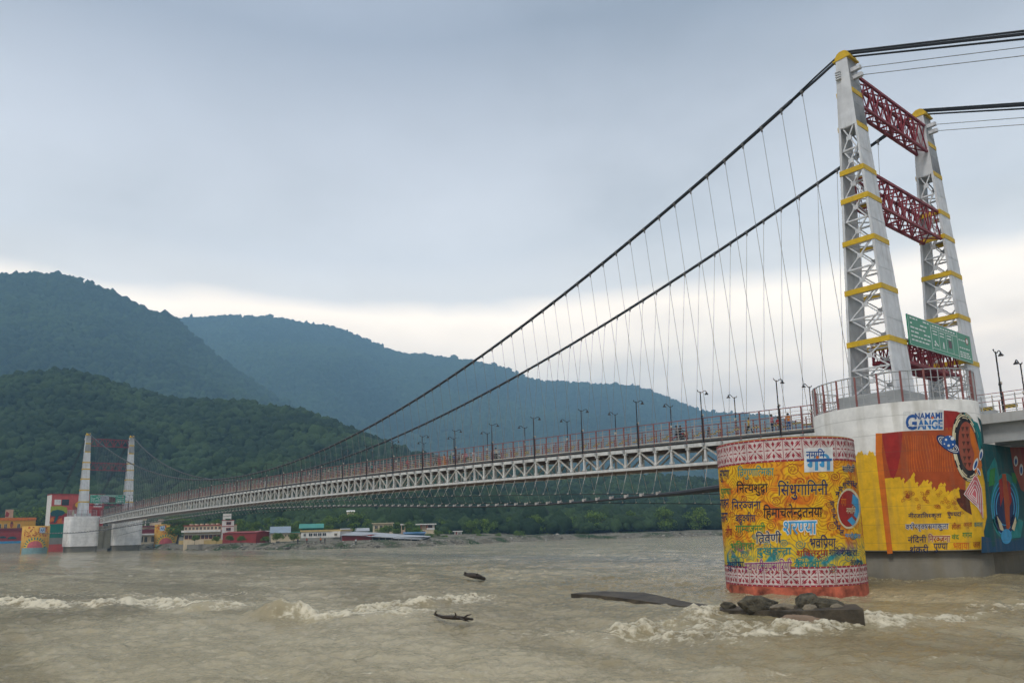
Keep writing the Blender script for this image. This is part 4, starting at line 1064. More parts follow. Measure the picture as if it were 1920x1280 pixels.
# saucer planet
rot = .62
wl([circle(1778, 833, 27, 11, rot=rot)], P_NAVY, .030, 'planet_ring'); wl(strip(circle(1778, 833, 22, 8, rot=rot, n=30), 1.2)+strip(circle(1778, 833, 18, 5.5, rot=rot, n=30), 1.2), P_WHITE, .035, 'planet_ring_lines')
wl([circle(1778, 829, 13)], P_BLUE, .040, 'planet'); wl([circle(x, y, r, n=10) for x, y, r in ((1773, 824, 2.2), (1785, 822, 3.6), (1778, 835, 2.4), (1786, 833, 1.6), (1770, 832, 1.4), (1780, 818, 1.4))], P_WHITE, .045, 'planet_craters')
# great oval face with ringed border
wl([circle(1812, 838, 27, 66, rot=-.12)], P_BLACK, .022, 'oval_border'); wl(strip(circle(1812, 838, 23.5, 60, rot=-.12, n=44, a0=60, a1=290), 2.6), P_CREAM, .027, 'oval_line'); wl(strip(circle(1812, 838, 24, 62, rot=-.12, n=26, a0=-85, a1=20), 4.5), P_TEAL, .027, 'oval_line')
wl(sum([strip(circle(1812, 838, 25.5-k*2.2, 63.5-k*4, rot=-.12, n=10, a0=a, a1=a+26), 1.8) for k in range(3) for a in range(40+k*13, 330, 40)], []), P_CREAM, .028, 'oval_dashes'); wl([circle(1814, 836, 17, 46, rot=-.10)], P_TERRA, .032, 'oval_face'); wl([[(1818, 800), (1826, 812), (1832, 840), (1834, 872), (1828, 888), (1824, 868), (1826, 850), (1820, 832), (1817, 815)]], P_ORANGE, .037, 'oval_profile')
wl([[(x+dx, y), (x+dx+6.5, y), (x+dx+3.2, y+9)] for y in (800, 813, 827, 841, 855, 867) for x, dx in ((1801, (y-802)*.07), (1809, (y-802)*.07))], P_DBROWN, .042, 'oval_marks')
wl([[(1822, 788), (1832, 793), (1839, 815), (1841, 840), (1836, 830), (1832, 812)]], P_TEAL, .044, 'oval_hair'); wl([[(1819, 806), (1827, 818), (1836, 848), (1840, 872), (1834, 892), (1828, 880), (1830, 858), (1824, 838), (1820, 826)]], P_ORANGE, .043, 'oval_profile'); wl([circle(1828, 870, 4, 12, rot=.3), circle(1838, 852, 3.4, 11, rot=.15), circle(1834, 884, 2.5, 8, rot=-.4)], P_WHITE, .047, 'oval_tears'); wl([circle(1828, 871, 2.2, 8, rot=.3), circle(1838, 853, 1.8, 7, rot=.15), circle(1834, 885, 1.3, 5, rot=-.4)], P_BLUE, .052, 'oval_tears')
# pink shell
sh_ = [(1806, 926), (1818, 905), (1826, 890), (1832, 893), (1840, 915), (1842, 940), (1843, 973), (1833, 952), (1822, 942)]
wl([sh_], P_PINK, .030, 'shell'); wl(sum([strip([(1826+(x-1826)*k, 926+(y-926)*k) for x, y in sh_+sh_[:1]], 1.3) for k in (.95, .72, .5, .28)], []), P_WHITE, .035, 'shell_lines')
wl([[(1838, 866), (1838, 800), (1832, 781), (1848, 790), (1866, 1022), (1848, 1029), (1844, 996), (1850, 968), (1846, 905)]], P_DTEAL, .020, 'teal_edge')
# name plate
wl([[(1693, 772), (1769, 768), (1769, 806), (1694, 808)]], P_WHITE, .022, 'emblem_plate')
write(WN, 'NAMAMI', (1715, 774, 1766, 786), 'emblem_lettering', P_BLUE, NP, .030, -.03, .03)
write(WN, 'G', (1698, 777, 1719, 806), 'emblem_lettering', P_BLUE, NP, .030, -.02, .03); write(WN, 'ANGE', (1720, 787, 1767, 805), 'emblem_lettering', paint('mid_blue', (.02, .15, .40)), NP, .034, -.02, .045)
wl([[(1703, 798), (1766, 795), (1766, 796.5), (1703, 799.5)]], P_WHITE, .040, 'emblem_wave'); wl([circle(1748, 783, 2.4)], P_ORANGE, .040, 'emblem_sun')
for s_, bx, m_, ol in (('नीरजालिस्कृता', (1703, 960, 1765, 974), P_NAVY, None), ('पुण्यदा', (1776, 960, 1802, 971), P_NAVY, None), ('क्षीरवृक्षसमाकुला', (1698, 979, 1778, 996), P_NAVY, P_WHITE),
                     ('लीला', (1784, 979, 1801, 992), P_DRED, None), ('अमृता', (1806, 979, 1822, 990), P_BROWN, None), ('कमला', (1826, 979, 1842, 988), P_TEAL, None), ('नंदिनी', (1702, 1002, 1737, 1018), P_NAVY, None), ('निरञ्जना', (1740, 1000, 1781, 1016), P_DRED, P_CREAM), ('वंद', (1784, 1000, 1798, 1011), P_GREEN, None), ('गगन', (1804, 998, 1822, 1008), P_GREEN, None),
                     ('शंकरी', (1706, 1020, 1741, 1036), P_NAVY, None), ('पुण्या', (1750, 1018, 1777, 1035), P_NAVY, None), ('भवाया', (1787, 1017, 1817, 1030), P_ORANGE, None), ('जल', (1824, 1016, 1837, 1027), P_BROWN, None)):
    write(WN, s_, bx, 'painted_words', m_, NP, .028, -.02, .012, ol)
# teal creature mural on the wall joining the two wells, seen under the approach deck
XWALL = EN[0]+EN[2]-.01
b = MB(); b.box(2.2, XWALL, -6.0, 15.5, 1.92, 9.0); b.build('joining_wall', PIERW, NP); b = MB(); b.box(2.3, XWALL-1.2, -6., 15.5, -2, 1.918); b.build('wall_footing', FOOT, NP)
WF = Flat((XWALL, -6.0, 0), (0, 1, 0), (1, 0, 0))
def wf(polys, m, off, name='mural_paint'): return lay(WF, polys, name, m, NP, off)
lay(WF, [[(0, 1.93), (21.4, 1.93), (21.4, 8.98), (0, 8.98)]], 'teal_ground', P_DTEAL, NP, .006, True)
rq_ = random.Random(21)
lay(WF, [[(u_+rq_.uniform(-.9, .9), v_+rq_.uniform(-.4, .4)) for u_, v_ in ((a_, c_), (a_+1.6, c_+.3), (a_+2.2, c_+1.3), (a_+.9, c_+1.9), (a_-.4, c_+1.))] for a_, c_ in ((.8, 6.2), (3.5, 2.6), (12, 5.8), (17.5, 2.8), (10, 2.3))], 'teal_patches', P_TEAL, NP, .009, True)
wf([circle(1884, 948, 27, 62), ], P_TEAL, .012); wf([circle(1884, 952, 21, 52)], P_NAVY, .018)
for k_, r_ in ((25, 52), (21, 43), (17, 34)): wf(strip(circle(1884, 950, k_, r_, n=24, a0=25, a1=155), 1.8)+strip(circle(1884, 950, k_, r_, n=24, a0=-60, a1=60), 1.8)+strip(circle(1884, 950, k_, r_, n=24, a0=120, a1=240), 1.8), P_LBLUE, .024)
wf([[(1878, 888), (1885, 888), (1892, 940), (1893, 988), (1887, 996), (1883, 960)]], P_BROWN, .030); wf([[(1868, 966), (1877, 980), (1882, 996), (1874, 992)], [(1903, 968), (1905, 978), (1901, 995), (1896, 990)]], P_CREAM, .030); wf([[(1872, 900), (1878, 895), (1881, 930), (1875, 950)], [(1888, 900), (1893, 905), (1896, 940), (1892, 950)]], P_DRED, .029)
wf([[(1856, 880), (1866, 876), (1864, 908), (1853, 912)], [(1896, 885), (1907, 888), (1905, 907), (1898, 902)]], P_GREEN, .016); wf([[(1893, 838), (1935, 838), (1935, 930), (1914, 918), (1900, 880)]], P_TERRA, .018); wf([[(1912, 838), (1935, 838), (1935, 890), (1920, 880)]], P_DRED, .022)
wf([circle(1904, 864, 4, 10), circle(1914, 880, 3.5, 11)], P_WHITE, .026); wf([circle(1904, 865, 2, 6), circle(1914, 881, 2, 7)], P_BLUE, .031); wf([circle(1886, 1005, 10, 14)], P_LBLUE, .034)
wf([[(1840, 1005), (1875, 1010), (1900, 1014), (1935, 1000), (1935, 1030), (1840, 1036)]], paint('dull_blue', (.010, .06, .13)), .011)

# ------------------------------------------------------------------ far painted drums
for s, nm in ((-1, 'distant painted drum with pink sunburst left of the far tower'), (1, 'distant painted drum with pink sunburst right of the far tower')):
    E = (XF-.5, -20.4 if s < 0 else 20.6, 3.95, 3.95)
    E = (XF+.5, s*20.5, 3.95, 3.95)
    d = thing('anchor_drum', nm, 'bridge pier', (E[0], E[1], 0), group='painted drums beside the tower piers')
    b = MB(); b.loft([ell_ring(E, -1.5, 48), ell_ring(E, 8.9, 48)]); o = b.build('drum_body', paint('marigold', (.60, .33, .05)), d)
    for p in o.data.polygons: p.use_smooth = len(p.vertices) == 4
    Wf = Wall(E); c = math.atan2(CO[1]-E[1], CO[0]-E[0])*3.95
    q = lambda u, v: (c+u, v)
    lay(Wf, [[q(-4.5, .0), q(4.5, .0), q(4.5, 1.9), q(-4.5, 1.9)]], 'water_band', paint('grey_teal', (.20, .32, .33)), d, .02, True)
    def arc(r0, r1, n=24): return [[q(r0*math.cos(math.pi*i/n), 1.9+r0*.95*math.sin(math.pi*i/n)), q(r1*math.cos(math.pi*i/n), 1.9+r1*.95*math.sin(math.pi*i/n)), q(r1*math.cos(math.pi*(i+1)/n), 1.9+r1*.95*math.sin(math.pi*(i+1)/n)), q(r0*math.cos(math.pi*(i+1)/n), 1.9+r0*.95*math.sin(math.pi*(i+1)/n))] for i in range(n)]
    lay(Wf, arc(0.01, 2.3), 'sun_disc', P_PINK, d, .03, True); lay(Wf, arc(2.3, 2.65), 'sun_ring', P_YELLOW, d, .03, True); lay(Wf, arc(2.65, 3.5)[::2], 'sun_rays', P_TEAL, d, .03, True); lay(Wf, arc(2.65, 3.5)[1::2], 'sun_rays', P_YELLOW, d, .03, True)
    rr2 = random.Random(5+s)
    lay(Wf, [circle(c+rr2.uniform(-3.8, 3.8), rr2.uniform(5.4, 8.6), .16, .22, n=6) for _ in range(60)], 'orange_flecks', P_BROWN, d, .035, True)
    lay(Wf, [circle(c+rr2.uniform(-3.8, 3.8), rr2.uniform(5.4, 8.6), .25, .16, n=6) for _ in range(40)], 'orange_flecks', P_ORANGE, d, .03, True)
    cx_ = 1.9 if s < 0 else -1.4
    lay(Wf, [[q(cx_-.9, 6.6), q(cx_+.9, 6.6), q(cx_+.9, 8.4), q(cx_-.9, 8.4)]], 'emblem_plate', paint('pale_blue', (.45, .55, .66)), d, .04, True)
    lay(Wf, [[q(cx_-.6, 7.0), q(cx_-.3, 8.1), q(cx_-.0, 7.2), q(cx_+.3, 8.1), q(cx_+.6, 7.0), q(cx_+.3, 7.5), q(cx_, 6.9), q(cx_-.3, 7.5)]], 'emblem_mark', P_BLUE, d, .045, True)
    if s > 0: lay(Wf, [[q(1.2, .3), q(4., .3), q(4., 2.4), q(2.2, 1.9)]], 'teal_corner', P_LBLUE, d, .045, True)

# ------------------------------------------------------------------ green information boards on the towers
def board(x, y0, y1, z0, z1, nrm, label, px):
    r_ = thing('information_board', label, 'sign', (x, (y0+y1)/2, z0), group='green boards on the bridge towers')
    b = MB(); b.box(x-.05, x+.05, y0, y1, z0, z1); b.build('panel', mat('sign_green', (.012, .23, .13), .4, .08, 2.), r_)
    fx = x+nrm*.056
    FL = Flat((fx, y0 if nrm > 0 else y1, z0), (0, 1 if nrm > 0 else -1, 0), (nrm, 0, 0)); Wd, H = y1-y0, z1-z0
    u = lambda a, c: (a*Wd, c*H); WT = mat('sign_white', (.70, .74, .72), .5, .05)
    rect = lambda a, c, e, g: [u(a, c), u(e, c), u(e, g), u(a, g)]
    L = []
    t = .006
    L += [rect(.33, .80, .76, .80+t*3), rect(.33, .05, .33+t, .9), rect(.45, .12, .45+t*.7, .8), rect(.565, .12, .565+t*.7, .8), rect(.675, .12, .675+t*.7, .8), rect(.76, .05, .76+t, .95), rect(.33, .12, .76, .12+t*2), rect(0, 0, 1, .012), rect(0, .985, 1, 1), rect(0, 0, .004, 1), rect(.996, 0, 1, 1)]
    rq = random.Random(4)
    for c in (.88, .72, .58, .44, .30, .17):        # ragged rows of small words
        x_ = .03
        while x_ < .29:
            w_ = rq.uniform(.02, .06)
            if rq.random() < .8: L.append(rect(x_, c, min(x_+w_, .31), c+.045))
            x_ += w_+.012
    for a0 in (.36, .47, .585):
        for c in (.70, .60): L.append(rect(a0, c, a0+.07, c+.035))
    x_ = .36
    for k in range(9): L.append(rect(x_, .87, x_+.03, .92)); x_ += .042
    for c in (.72, .44, .28, .20, .12):
        x_ = .785
        while x_ < .95: 
            w_ = rq.uniform(.02, .05); L.append(rect(x_, c, min(x_+w_, .97), c+.04)); x_ += w_+.01
    L += [[u(.39, .42), u(.40, .34), u(.435, .26), u(.425, .22), u(.37, .36)], [u(.375, .3), u(.395, .26), u(.385, .2), u(.365, .24)], [u(.515, .44), u(.525, .44), u(.53, .2), u(.52, .2), u(.512, .32), u(.505, .2), u(.497, .2), u(.508, .34)]]
    if nrm > 0 or True: lay(FL, L, 'lettering', WT, r_, .004, True)
    lay(FL, [rect(.60, .30, .655, .56)], 'picture', mat('sign_picture', (.12, .09, .10), .6, .3, 6.), r_, .004, True)
    lay(FL, [[(.93*Wd+math.cos(a)*.3, .76*H+math.sin(a)*.3) for a in np.linspace(0, 6.283, 20)[:-1]]], 'prohibition_ring', P_DRED, r_, .006, True); lay(FL, [[(.93*Wd+math.cos(a)*.21, .76*H+math.sin(a)*.21) for a in np.linspace(0, 6.283, 20)[:-1]]], 'prohibition_disc', WT, r_, .008, True)
    for yy in (y0+.6, (y0+y1)/2, y1-.6):
        b = MB(); b.box(x-nrm*1.0 if nrm > 0 else x+.051, x-.051 if nrm > 0 else x-nrm*1.0, yy-.05, yy+.05, z0+.5, z0+.6); b.build('bracket', GREYST, r_)
    return r_, FL
board(2.25, -5.7, 6.3, 16.7, 19.05, 1, 'long green board with white lettering between the legs of the near tower', 0)
_, FLb = board(XF+2.3, -5.6, 5.6, 16.4, 19.3, 1, 'small green board between the legs of the distant tower', 0)
lay(FLb, [[(3.2, .3), (6.0, .3), (6.0, 2.6), (3.2, 2.6)]], 'picture', mat('board_picture', (.30, .30, .34), .6, .5, 2.), _, .02, True); lay(FLb, [[(6.0, .3), (8.0, .3), (8.0, 2.0), (6.0, 2.3)]], 'picture', P_DBROWN, _, .02, True)

# ================================================================== FAR BANK: BUILDINGS
GLASS = mat('dark_window', (.025, .03, .035), .25, .1, 2., spec=.5)
def conc(name, col): return mat('plaster_'+name, col, .85, .14, .6, .05, streak=.25)
C_WHITE = conc('white', (.66, .64, .60)); C_CREAM = conc('cream', (.58, .48, .33)); C_YEL = conc('yellow', (.56, .30, .03)); C_RED = conc('red', (.30, .04, .035)); C_PINK = conc('coral', (.50, .085, .07)); C_GREEN = conc('green', (.01, .17, .12)); C_STONE = conc('stone', (.24, .23, .20))
R_GREY = mat('sheet_roof_grey', (.34, .35, .36), .45, .15, .5); R_GREEN = mat('sheet_roof_green', (.05, .24, .19), .5, .15, .5); R_BLUE = mat('sheet_blue', (.05, .14, .26), .5, .2, .6); R_RED = mat('sheet_red', (.26, .035, .03), .6, .2, .6); R_SLATE = mat('roof_slate', (.22, .27, .32), .5, .15, .5)
class House:
    """facade from photo px (x0..x1, base row yb, top row yt) at a real distance; local x along the facade, y going back, z up"""
    def __init__(s, name, label, cat, x0, x1, yb, yt, dist, dist2=None, group=None):
        A = at_dist(x0, yb, dist); B = at_dist(x1, yb, dist2 or dist); s.z0 = A[2]
        rz = math.atan2(B[1]-A[1], B[0]-A[0]); s.W = math.hypot(B[0]-A[0], B[1]-A[1]); s.H = at_dist(x0, yt, dist)[2]-A[2]
        s.root = thing(name, label, cat, tuple(A), rz, group); s.x0, s.x1, s.yb, s.yt = x0, x1, yb, yt
    def X(s, px): return (px-s.x0)/(s.x1-s.x0)*s.W
    def Z(s, py): return (s.yb-py)/(s.yb-s.yt)*s.H
    def box(s, name, m, x0, x1, y0, y1, z0, z1, parent=None):
        b = MB(); b.box(x0, x1, y0, y1, z0, z1); return b.build(name, m, parent or s.root, False)
    def wall(s, m, depth, z1=None, name='wall', x0=0, x1=None, z0=-4., y0=0): return s.box(name, m, x0, s.W if x1 is None else x1, y0, y0+depth, z0, s.H if z1 is None else z1)
    def win(s, x0, x1, z0, z1, frame=C_WHITE, y=0, pane=GLASS):
        b = MB(); t = .09
        b.box(x0-t, x1+t, y-.07, y-.003, z1, z1+t); b.box(x0-t, x1+t, y-.09, y-.003, z0-t, z0); b.box(x0-t, x0, y-.07, y-.003, z0, z1); b.box(x1, x1+t, y-.07, y-.003, z0, z1)
        b.box((x0+x1)/2-.03, (x0+x1)/2+.03, y-.06, y-.032, z0, z1)
        f = b.build('window', frame, s.root, False); s.box('pane', pane, x0, x1, y-.03, y-.004, z0, z1, f)
    def gable(s, m, x0, x1, y0, y1, z, h, along_x=True, name='roof'):
        b = MB()
        if along_x: b.add([(x0, y0, z), (x1, y0, z), (x1, y1, z), (x0, y1, z), (x0, (y0+y1)/2, z+h), (x1, (y0+y1)/2, z+h)], [(0, 1, 5, 4), (2, 3, 4, 5), (0, 4, 3), (1, 2, 5), (0, 3, 2, 1)])
        else: b.add([(x0, y0, z), (x1, y0, z), (x1, y1, z), (x0, y1, z), ((x0+x1)/2, y0, z+h), ((x0+x1)/2, y1, z+h)], [(0, 4, 5, 3), (1, 2, 5, 4), (0, 1, 4), (2, 3, 5), (0, 3, 2, 1)])
        return b.build(name, m, s.root, False)
    def deco(s, polys, name, m, off=.02):
        """flat paint on the facade, px outlines"""
        b = MB()
        for P in polys: b.add([(s.X(x), -off, s.Z(y)) for x, y in P], [tuple(range(len(P)))])
        return b.build(name, m, s.root, False)

# yellow riverside building, far left
h = House('painted_building', 'yellow riverside building with orange parapet and red lower wall at the far left', 'building', -70, 63, 1024, 973, 352)
h.wall(C_YEL, 9, h.Z(976)); h.box('parapet', P_ORANGE, -.15, h.W+.15, -.2, 9.2, h.Z(976), h.Z(971)); h.box('roof', C_STONE, .2, h.W-.2, .2, 8.8, h.Z(971)+.01, h.Z(971)+.08)
h.box('lower_wall', C_RED, 0, h.W, -.25, -.003, h.Z(1016), h.Z(992)); h.box('ledge', mat('maroon_ledge', (.16, .02, .03), .7), -.1, h.W+.1, -.55, -.253, h.Z(995), h.Z(991)); h.box('plinth', P_LBLUE, 0, h.W, -.4, -.26, h.Z(1022), h.Z(1016)+.01)
for a in (-50, -28, -8, 3, 28): h.win(h.X(a), h.X(a+5), h.Z(991), h.Z(983), C_CREAM)
h.deco([circle(17, 984, 3.2, 6.5, n=14)], 'wall_portrait', P_TERRA); h.deco([circle(17, 981, 1.8, 2.4, n=10)], 'wall_portrait', P_DBROWN, .03); h.deco([circle(20, 1012, 9, 5, n=14, a0=180, a1=360), circle(2, 1010, 7, 4, n=14, a0=180, a1=360)], 'wall_painting', P_DTEAL, .29)
t = House('water_tank', 'small pink painted tank on the roof of the yellow riverside building', 'tank', 9, 24, 971.4, 955, 356)
t.box('tank', conc('faded_pink', (.5, .3, .2)), 0, t.W, 0, 3, -.3, t.H); t.box('lid', C_STONE, -.1, t.W+.1, -.1, 3.1, t.H, t.H+.15); t.deco([[(9, 968), (15, 969), (17, 962), (11, 958)]], 'painted_patch', P_DRED)
# coral mural building behind the far tower
h = House('mural_building', 'tall coral building with painted tree mural behind the left leg of the distant tower', 'building', 91, 191, 1013, 925.5, 327, 331)
h.wall(C_PINK, 7, h.Z(927)); h.box('side_wall', C_WHITE, -.12, -.003, 0.02, 6.9, -4, h.Z(927)); h.box('roof', C_RED, -.2, h.W+.1, -.12, 7.1, h.Z(927), h.Z(925))
h.deco([[(91, 1020), (190, 1020), (190, 1008), (91, 1008)]], 'pale_base', C_STONE, .03); h.deco([[(91, 1008), (140, 1008), (140, 982), (91, 982)]], 'green_panel', C_GREEN); h.deco([[(90, 981), (106, 981), (114, 975), (121, 981), (140, 981), (140, 960), (90, 960)]], 'sunset_panel', P_DRED); h.deco([[(90, 960), (121, 962), (120, 951), (108, 948), (90, 949)]], 'leaf_panel', paint('lime', (.30, .36, .03)), .03)
h.deco([[(90, 962), (94, 957), (103, 955), (113, 957), (118, 961), (112, 966), (106, 967), (104, 973), (100, 980), (97, 980), (100, 968), (92, 967)]], 'painted_tree', P_DTEAL, .04); h.deco([[(90, 972), (96, 968), (98, 976), (91, 979)], [(105, 974), (112, 970), (113, 981), (103, 981)]], 'painted_leaves', P_ORANGE, .035)
h.deco([[(96, 936), (108, 936), (108, 946), (96, 946)]], 'emblem_plate', P_WHITE, .03); h.box('window_opening', GLASS, h.X(109.5), h.X(123), -.04, -.003, h.Z(947), h.Z(935.5))
h.deco([circle(137, 951, 7, 10, n=16)], 'painted_deity', P_TERRA, .03); h.deco([circle(139, 946, 4, 5, n=12)], 'painted_halo', P_YELLOW, .04); h.deco([[(128, 966), (132, 955), (136, 966)], [(139, 966), (142, 957), (145, 966)]], 'painted_figures', P_CREAM, .035)
h.deco([[(170, 942), (186, 942), (186, 950), (170, 950)]], 'emblem_plate', P_WHITE, .03); h.deco([[(173, 948), (175, 944), (178, 947), (181, 944), (183, 948)]], 'emblem_mark', P_LBLUE, .04); h.deco([[(168, 985), (190, 985), (190, 952), (168, 952)]], 'red_panel', P_DRED, .02)
# cream house with red balconies, between far pier and its right drum
h = House('cream_house', 'cream house with maroon balconies and roof pavilion just right of the distant pier', 'house', 259, 312, 1022, 987, 332)
h.wall(C_CREAM, 8, h.Z(988)); h.box('balcony', mat('maroon_ledge', (.16, .02, .03), .7), -.2, h.W+.2, -1.2, -.003, h.Z(1000), h.Z(992)); h.box('canopy', C_WHITE, -.2, h.W+.4, -1.4, -.003, h.Z(1003), h.Z(1000)-.01); h.box('roof', mat('maroon_ledge', (.16, .02, .03), .7), -.3, h.W+.3, -.5, 8.3, h.Z(988), h.Z(985.5))
for a in (262, 270, 283, 296): h.win(h.X(a), h.X(a+5), h.Z(1016), h.Z(1006), C_CREAM)
for a in (262, 269): h.box('pavilion_post', C_WHITE, h.X(a), h.X(a+2), .5, .9, h.Z(985.4), h.Z(975))
h.box('pavilion_roof', C_CREAM, h.X(260), h.X(272.5), .2, 3., h.Z(975)+.01, h.Z(972)); h.box('roof_room', C_CREAM, h.X(278), h.X(300), 2, 6, h.Z(985.4), h.Z(979)); h.box('roof_tower', conc('peach', (.5, .36, .26)), h.X(294), h.X(304), 2.2, 5, h.Z(979)+.01, h.Z(973))
# long lodge with white tower
h = House('long_lodge', 'long low cream lodge with two rows of dark windows left of the white tower', 'building', 344, 417, 1013, 985, 276, 268)
h.wall(C_CREAM, 8, h.Z(986)); h.box('balcony_band', C_WHITE, -.2, h.W-.05, -1.1, -.003, h.Z(998), h.Z(994)); h.box('lower_canopy', C_STONE, -.2, h.W-.05, -.9, -.003, h.Z(1003), h.Z(1001.5)); h.box('roof', C_RED, -.2, h.W-.05, -.3, 8.2, h.Z(986), h.Z(984.6))
for k in range(10): h.win(h.X(346+k*7), h.X(350+k*7), h.Z(993), h.Z(988.6), conc('peach', (.5, .36, .26)))
for k in range(9): h.win(h.X(347+k*7.6), h.X(352+k*7.6), h.Z(1010), h.Z(1004), C_RED)
for k in range(6): h.box('roof_ornament', C_CREAM, h.X(352+k*10), h.X(356+k*10), .5, 1.5, h.Z(984.6)+.01, h.Z(982))
h = House('white_tower_house', 'narrow white tower house with red bands stepping up at the end of the lodge', 'building', 415, 437.5, 1012, 975, 266)
h.wall(C_WHITE, 5, h.Z(975.5)); h.box('upper_storey', C_WHITE, h.X(416), h.X(432), .3, 4.5, h.Z(975.5)+.01, h.Z(962.5))
for z in (975, 986.5): h.box('red_band', C_RED, -.06, h.W+.06, -.1, -.003, h.Z(z+.7), h.Z(z-.7))
for z in (983, 994): h.win(h.X(423.5), h.X(431.5), h.Z(z), h.Z(z-4.5), C_RED)
h.box('planter', mat('planter_green', (.05, .10, .03), .9, .4, 4.), h.X(421), h.X(431), -.3, .25, h.Z(974.4), h.Z(972)); h.box('side_panel', C_RED, -.08, -.003, .1, 4.8, h.Z(999), h.Z(965)*.75)  # thin red plaster panel on the left side of the tower
h = House('red_shed', 'long low dark red shed right of the white tower house', 'shed', 417, 480, 1015, 998, 262, 252)
h.wall(R_RED, 6, h.Z(999.4)); h.gable(R_RED, -.2, h.W+.2, -.3, 6.3, h.Z(999.4)+.01, .5)
h = House('white_hut', 'small white hut with flat roof between the red shed and the cream hall', 'house', 481, 507, 1010, 994, 256)
h.wall(C_WHITE, 5, h.Z(996)); h.box('roof', C_WHITE, -.4, h.W+.5, -.5, 5.3, h.Z(996), h.Z(994.6)); h.win(h.X(499), h.X(505), h.Z(1004.6), h.Z(1000.6)); h.box('chimney', C_STONE, h.X(486), h.X(489), 1, 1.8, h.Z(994.6)+.01, h.Z(991))
h = House('cream_hall', 'cream hall with blue grey gable roof left of the large white guesthouse', 'building', 508, 563, 1010, 998, 250)
h.wall(C_CREAM, 7, h.Z(999)); h.gable(R_SLATE, -.4, h.X(545), -.5, 7.4, h.Z(999)+.01, 2.0); h.box('porch_roof', R_GREEN, h.X(545)+.01, h.W+.3, -.4, 7., h.Z(999)+.01, h.Z(997.4))
for k in range(9): h.win(h.X(512+k*5.5), h.X(514.6+k*5.5), h.Z(1006), h.Z(1002), C_CREAM)
h = House('white_guesthouse', 'large white guesthouse with a row of dark windows and ochre parapet by the river', 'building', 564, 639, 1020, 994, 243, 238)
h.wall(C_WHITE, 9, h.Z(997)); h.box('parapet', conc('ochre', (.46, .34, .14)), -.2, h.W+.2, -.25, 9.2, h.Z(997), h.Z(993.6)); h.box('stone_base', C_STONE, 0, h.W, -.3, -.003, -4, h.Z(1008)); h.box('corner_bay', C_WHITE, h.X(624), h.W, -.8, -.003, h.Z(1008)+.01, h.Z(997)-.01)
for k in range(4): h.win(h.X(579+k*8.6), h.X(585.6+k*8.6), h.Z(1005), h.Z(999.6))
h.win(h.X(629), h.X(633.4), h.Z(1005), h.Z(1001), C_CREAM, -.8); h.win(h.X(569), h.X(573), h.Z(1005), h.Z(1000.4))
h = House('green_roof_house', 'green house with sloping green sheet roof rising behind the large white guesthouse', 'house', 566, 606, 1004, 982, 268)
h.wall(C_GREEN, 7, h.Z(990)); h.gable(R_GREEN, -1.0, h.W+.2, -1., 7.6, h.Z(990)+.01, h.Z(981.5)-h.Z(990)); 
for k in range(3): h.win(h.X(572+k*11), h.X(577+k*11), h.Z(997), h.Z(992.5), C_GREEN)
# big shed with grey roof
h = House('riverside_shed', 'big riverside shed with red wall and long low grey sheet roof', 'shed', 641, 790, 1024, 996, 234, 226)
h.wall(R_RED, 9, h.Z(1003), x1=h.X(697), name='red_wall', z0=h.Z(1016)); h.wall(C_STONE, 9.2, h.Z(1016)-.01, name='stone_base', z0=-4); h.wall(mat('shed_opening_shade', (.05, .05, .05), .9, .3, 1.), 8, h.Z(1009.5), x0=h.X(697)+.02, z0=h.Z(1016), y0=.8)  # near-black block under the roof paints in the shade of the open bays
b = MB(); q = [(h.X(640), h.Z(996.5)), (h.X(690), h.Z(999.5)), (h.X(740), h.Z(1004.5)), (h.X(791), h.Z(1008.4))]
for (xa, za), (xb, zb_) in zip(q[:-1], q[1:]): b.add([(xa, -1.2, za-.9), (xb, -1.2, zb_-.7), (xb, 9.6, zb_), (xa, 9.6, za), (xa, -1.2, za-1.05), (xb, -1.2, zb_-.85), (xb, 9.6, zb_-.15), (xa, 9.6, za-.15)], [(0, 1, 2, 3), (7, 6, 5, 4), (0, 4, 5, 1), (3, 2, 6, 7), (0, 3, 7, 4), (1, 5, 6, 2)])
b.build('roof', R_GREY, h.root, False)
for k in range(8): h.box('post', C_STONE, h.X(700+k*12), h.X(701.2+k*12), -.7, -.5, h.Z(1016)+.01, h.Z(1009.8+k*.05))
h = House('grey_roof_annex', 'low annex with pale grey sheet roof joined behind the riverside shed', 'shed', 640, 690, 1006, 992, 262)
h.wall(C_STONE, 6, h.Z(996)); h.gable(R_GREY, -.5, h.W+.5, -.6, 6.6, h.Z(996)+.01, 1.0)
h = House('ochre_house', 'weathered ochre house with flat roof half hidden by bushes above the riverside shed', 'house', 699, 737, 1001, 980, 276)
h.wall(C_CREAM, 6, h.Z(981.4)); h.box('roof', C_CREAM, -.4, h.W+.4, -.6, 6.3, h.Z(981.4), h.Z(980)); 
for k in range(4): h.win(h.X(703+k*9), h.X(708+k*9), h.Z(991), h.Z(985), C_CREAM)
h = House('roof_pavilion', 'tiny peach pavilion with white cap between the ochre house and the cream villa', 'pavilion', 752, 760, 1000, 981.5, 276)
for a, c in ((0, 0), (h.W-.3, 0), (0, 1.3), (h.W-.3, 1.3)): h.box('post', conc('peach', (.5, .36, .26)), a, a+.3, c, c+.3, -2, h.Z(984))
h.box('roof', C_WHITE, -.3, h.W+.3, -.3, 1.9, h.Z(984), h.Z(981.5)); h.box('base_wall', conc('peach', (.5, .36, .26)), 0, h.W, .31, 1.29, -3, h.Z(993))
h = House('blue_shelter', 'low shelter with bright blue sheet walls beside the cream villa', 'shed', 758, 796, 1009, 998, 258)
h.wall(R_BLUE, 5, h.Z(1000)); h.gable(R_BLUE, -.4, h.W+.4, -.5, 5.5, h.Z(1000)+.01, .5)
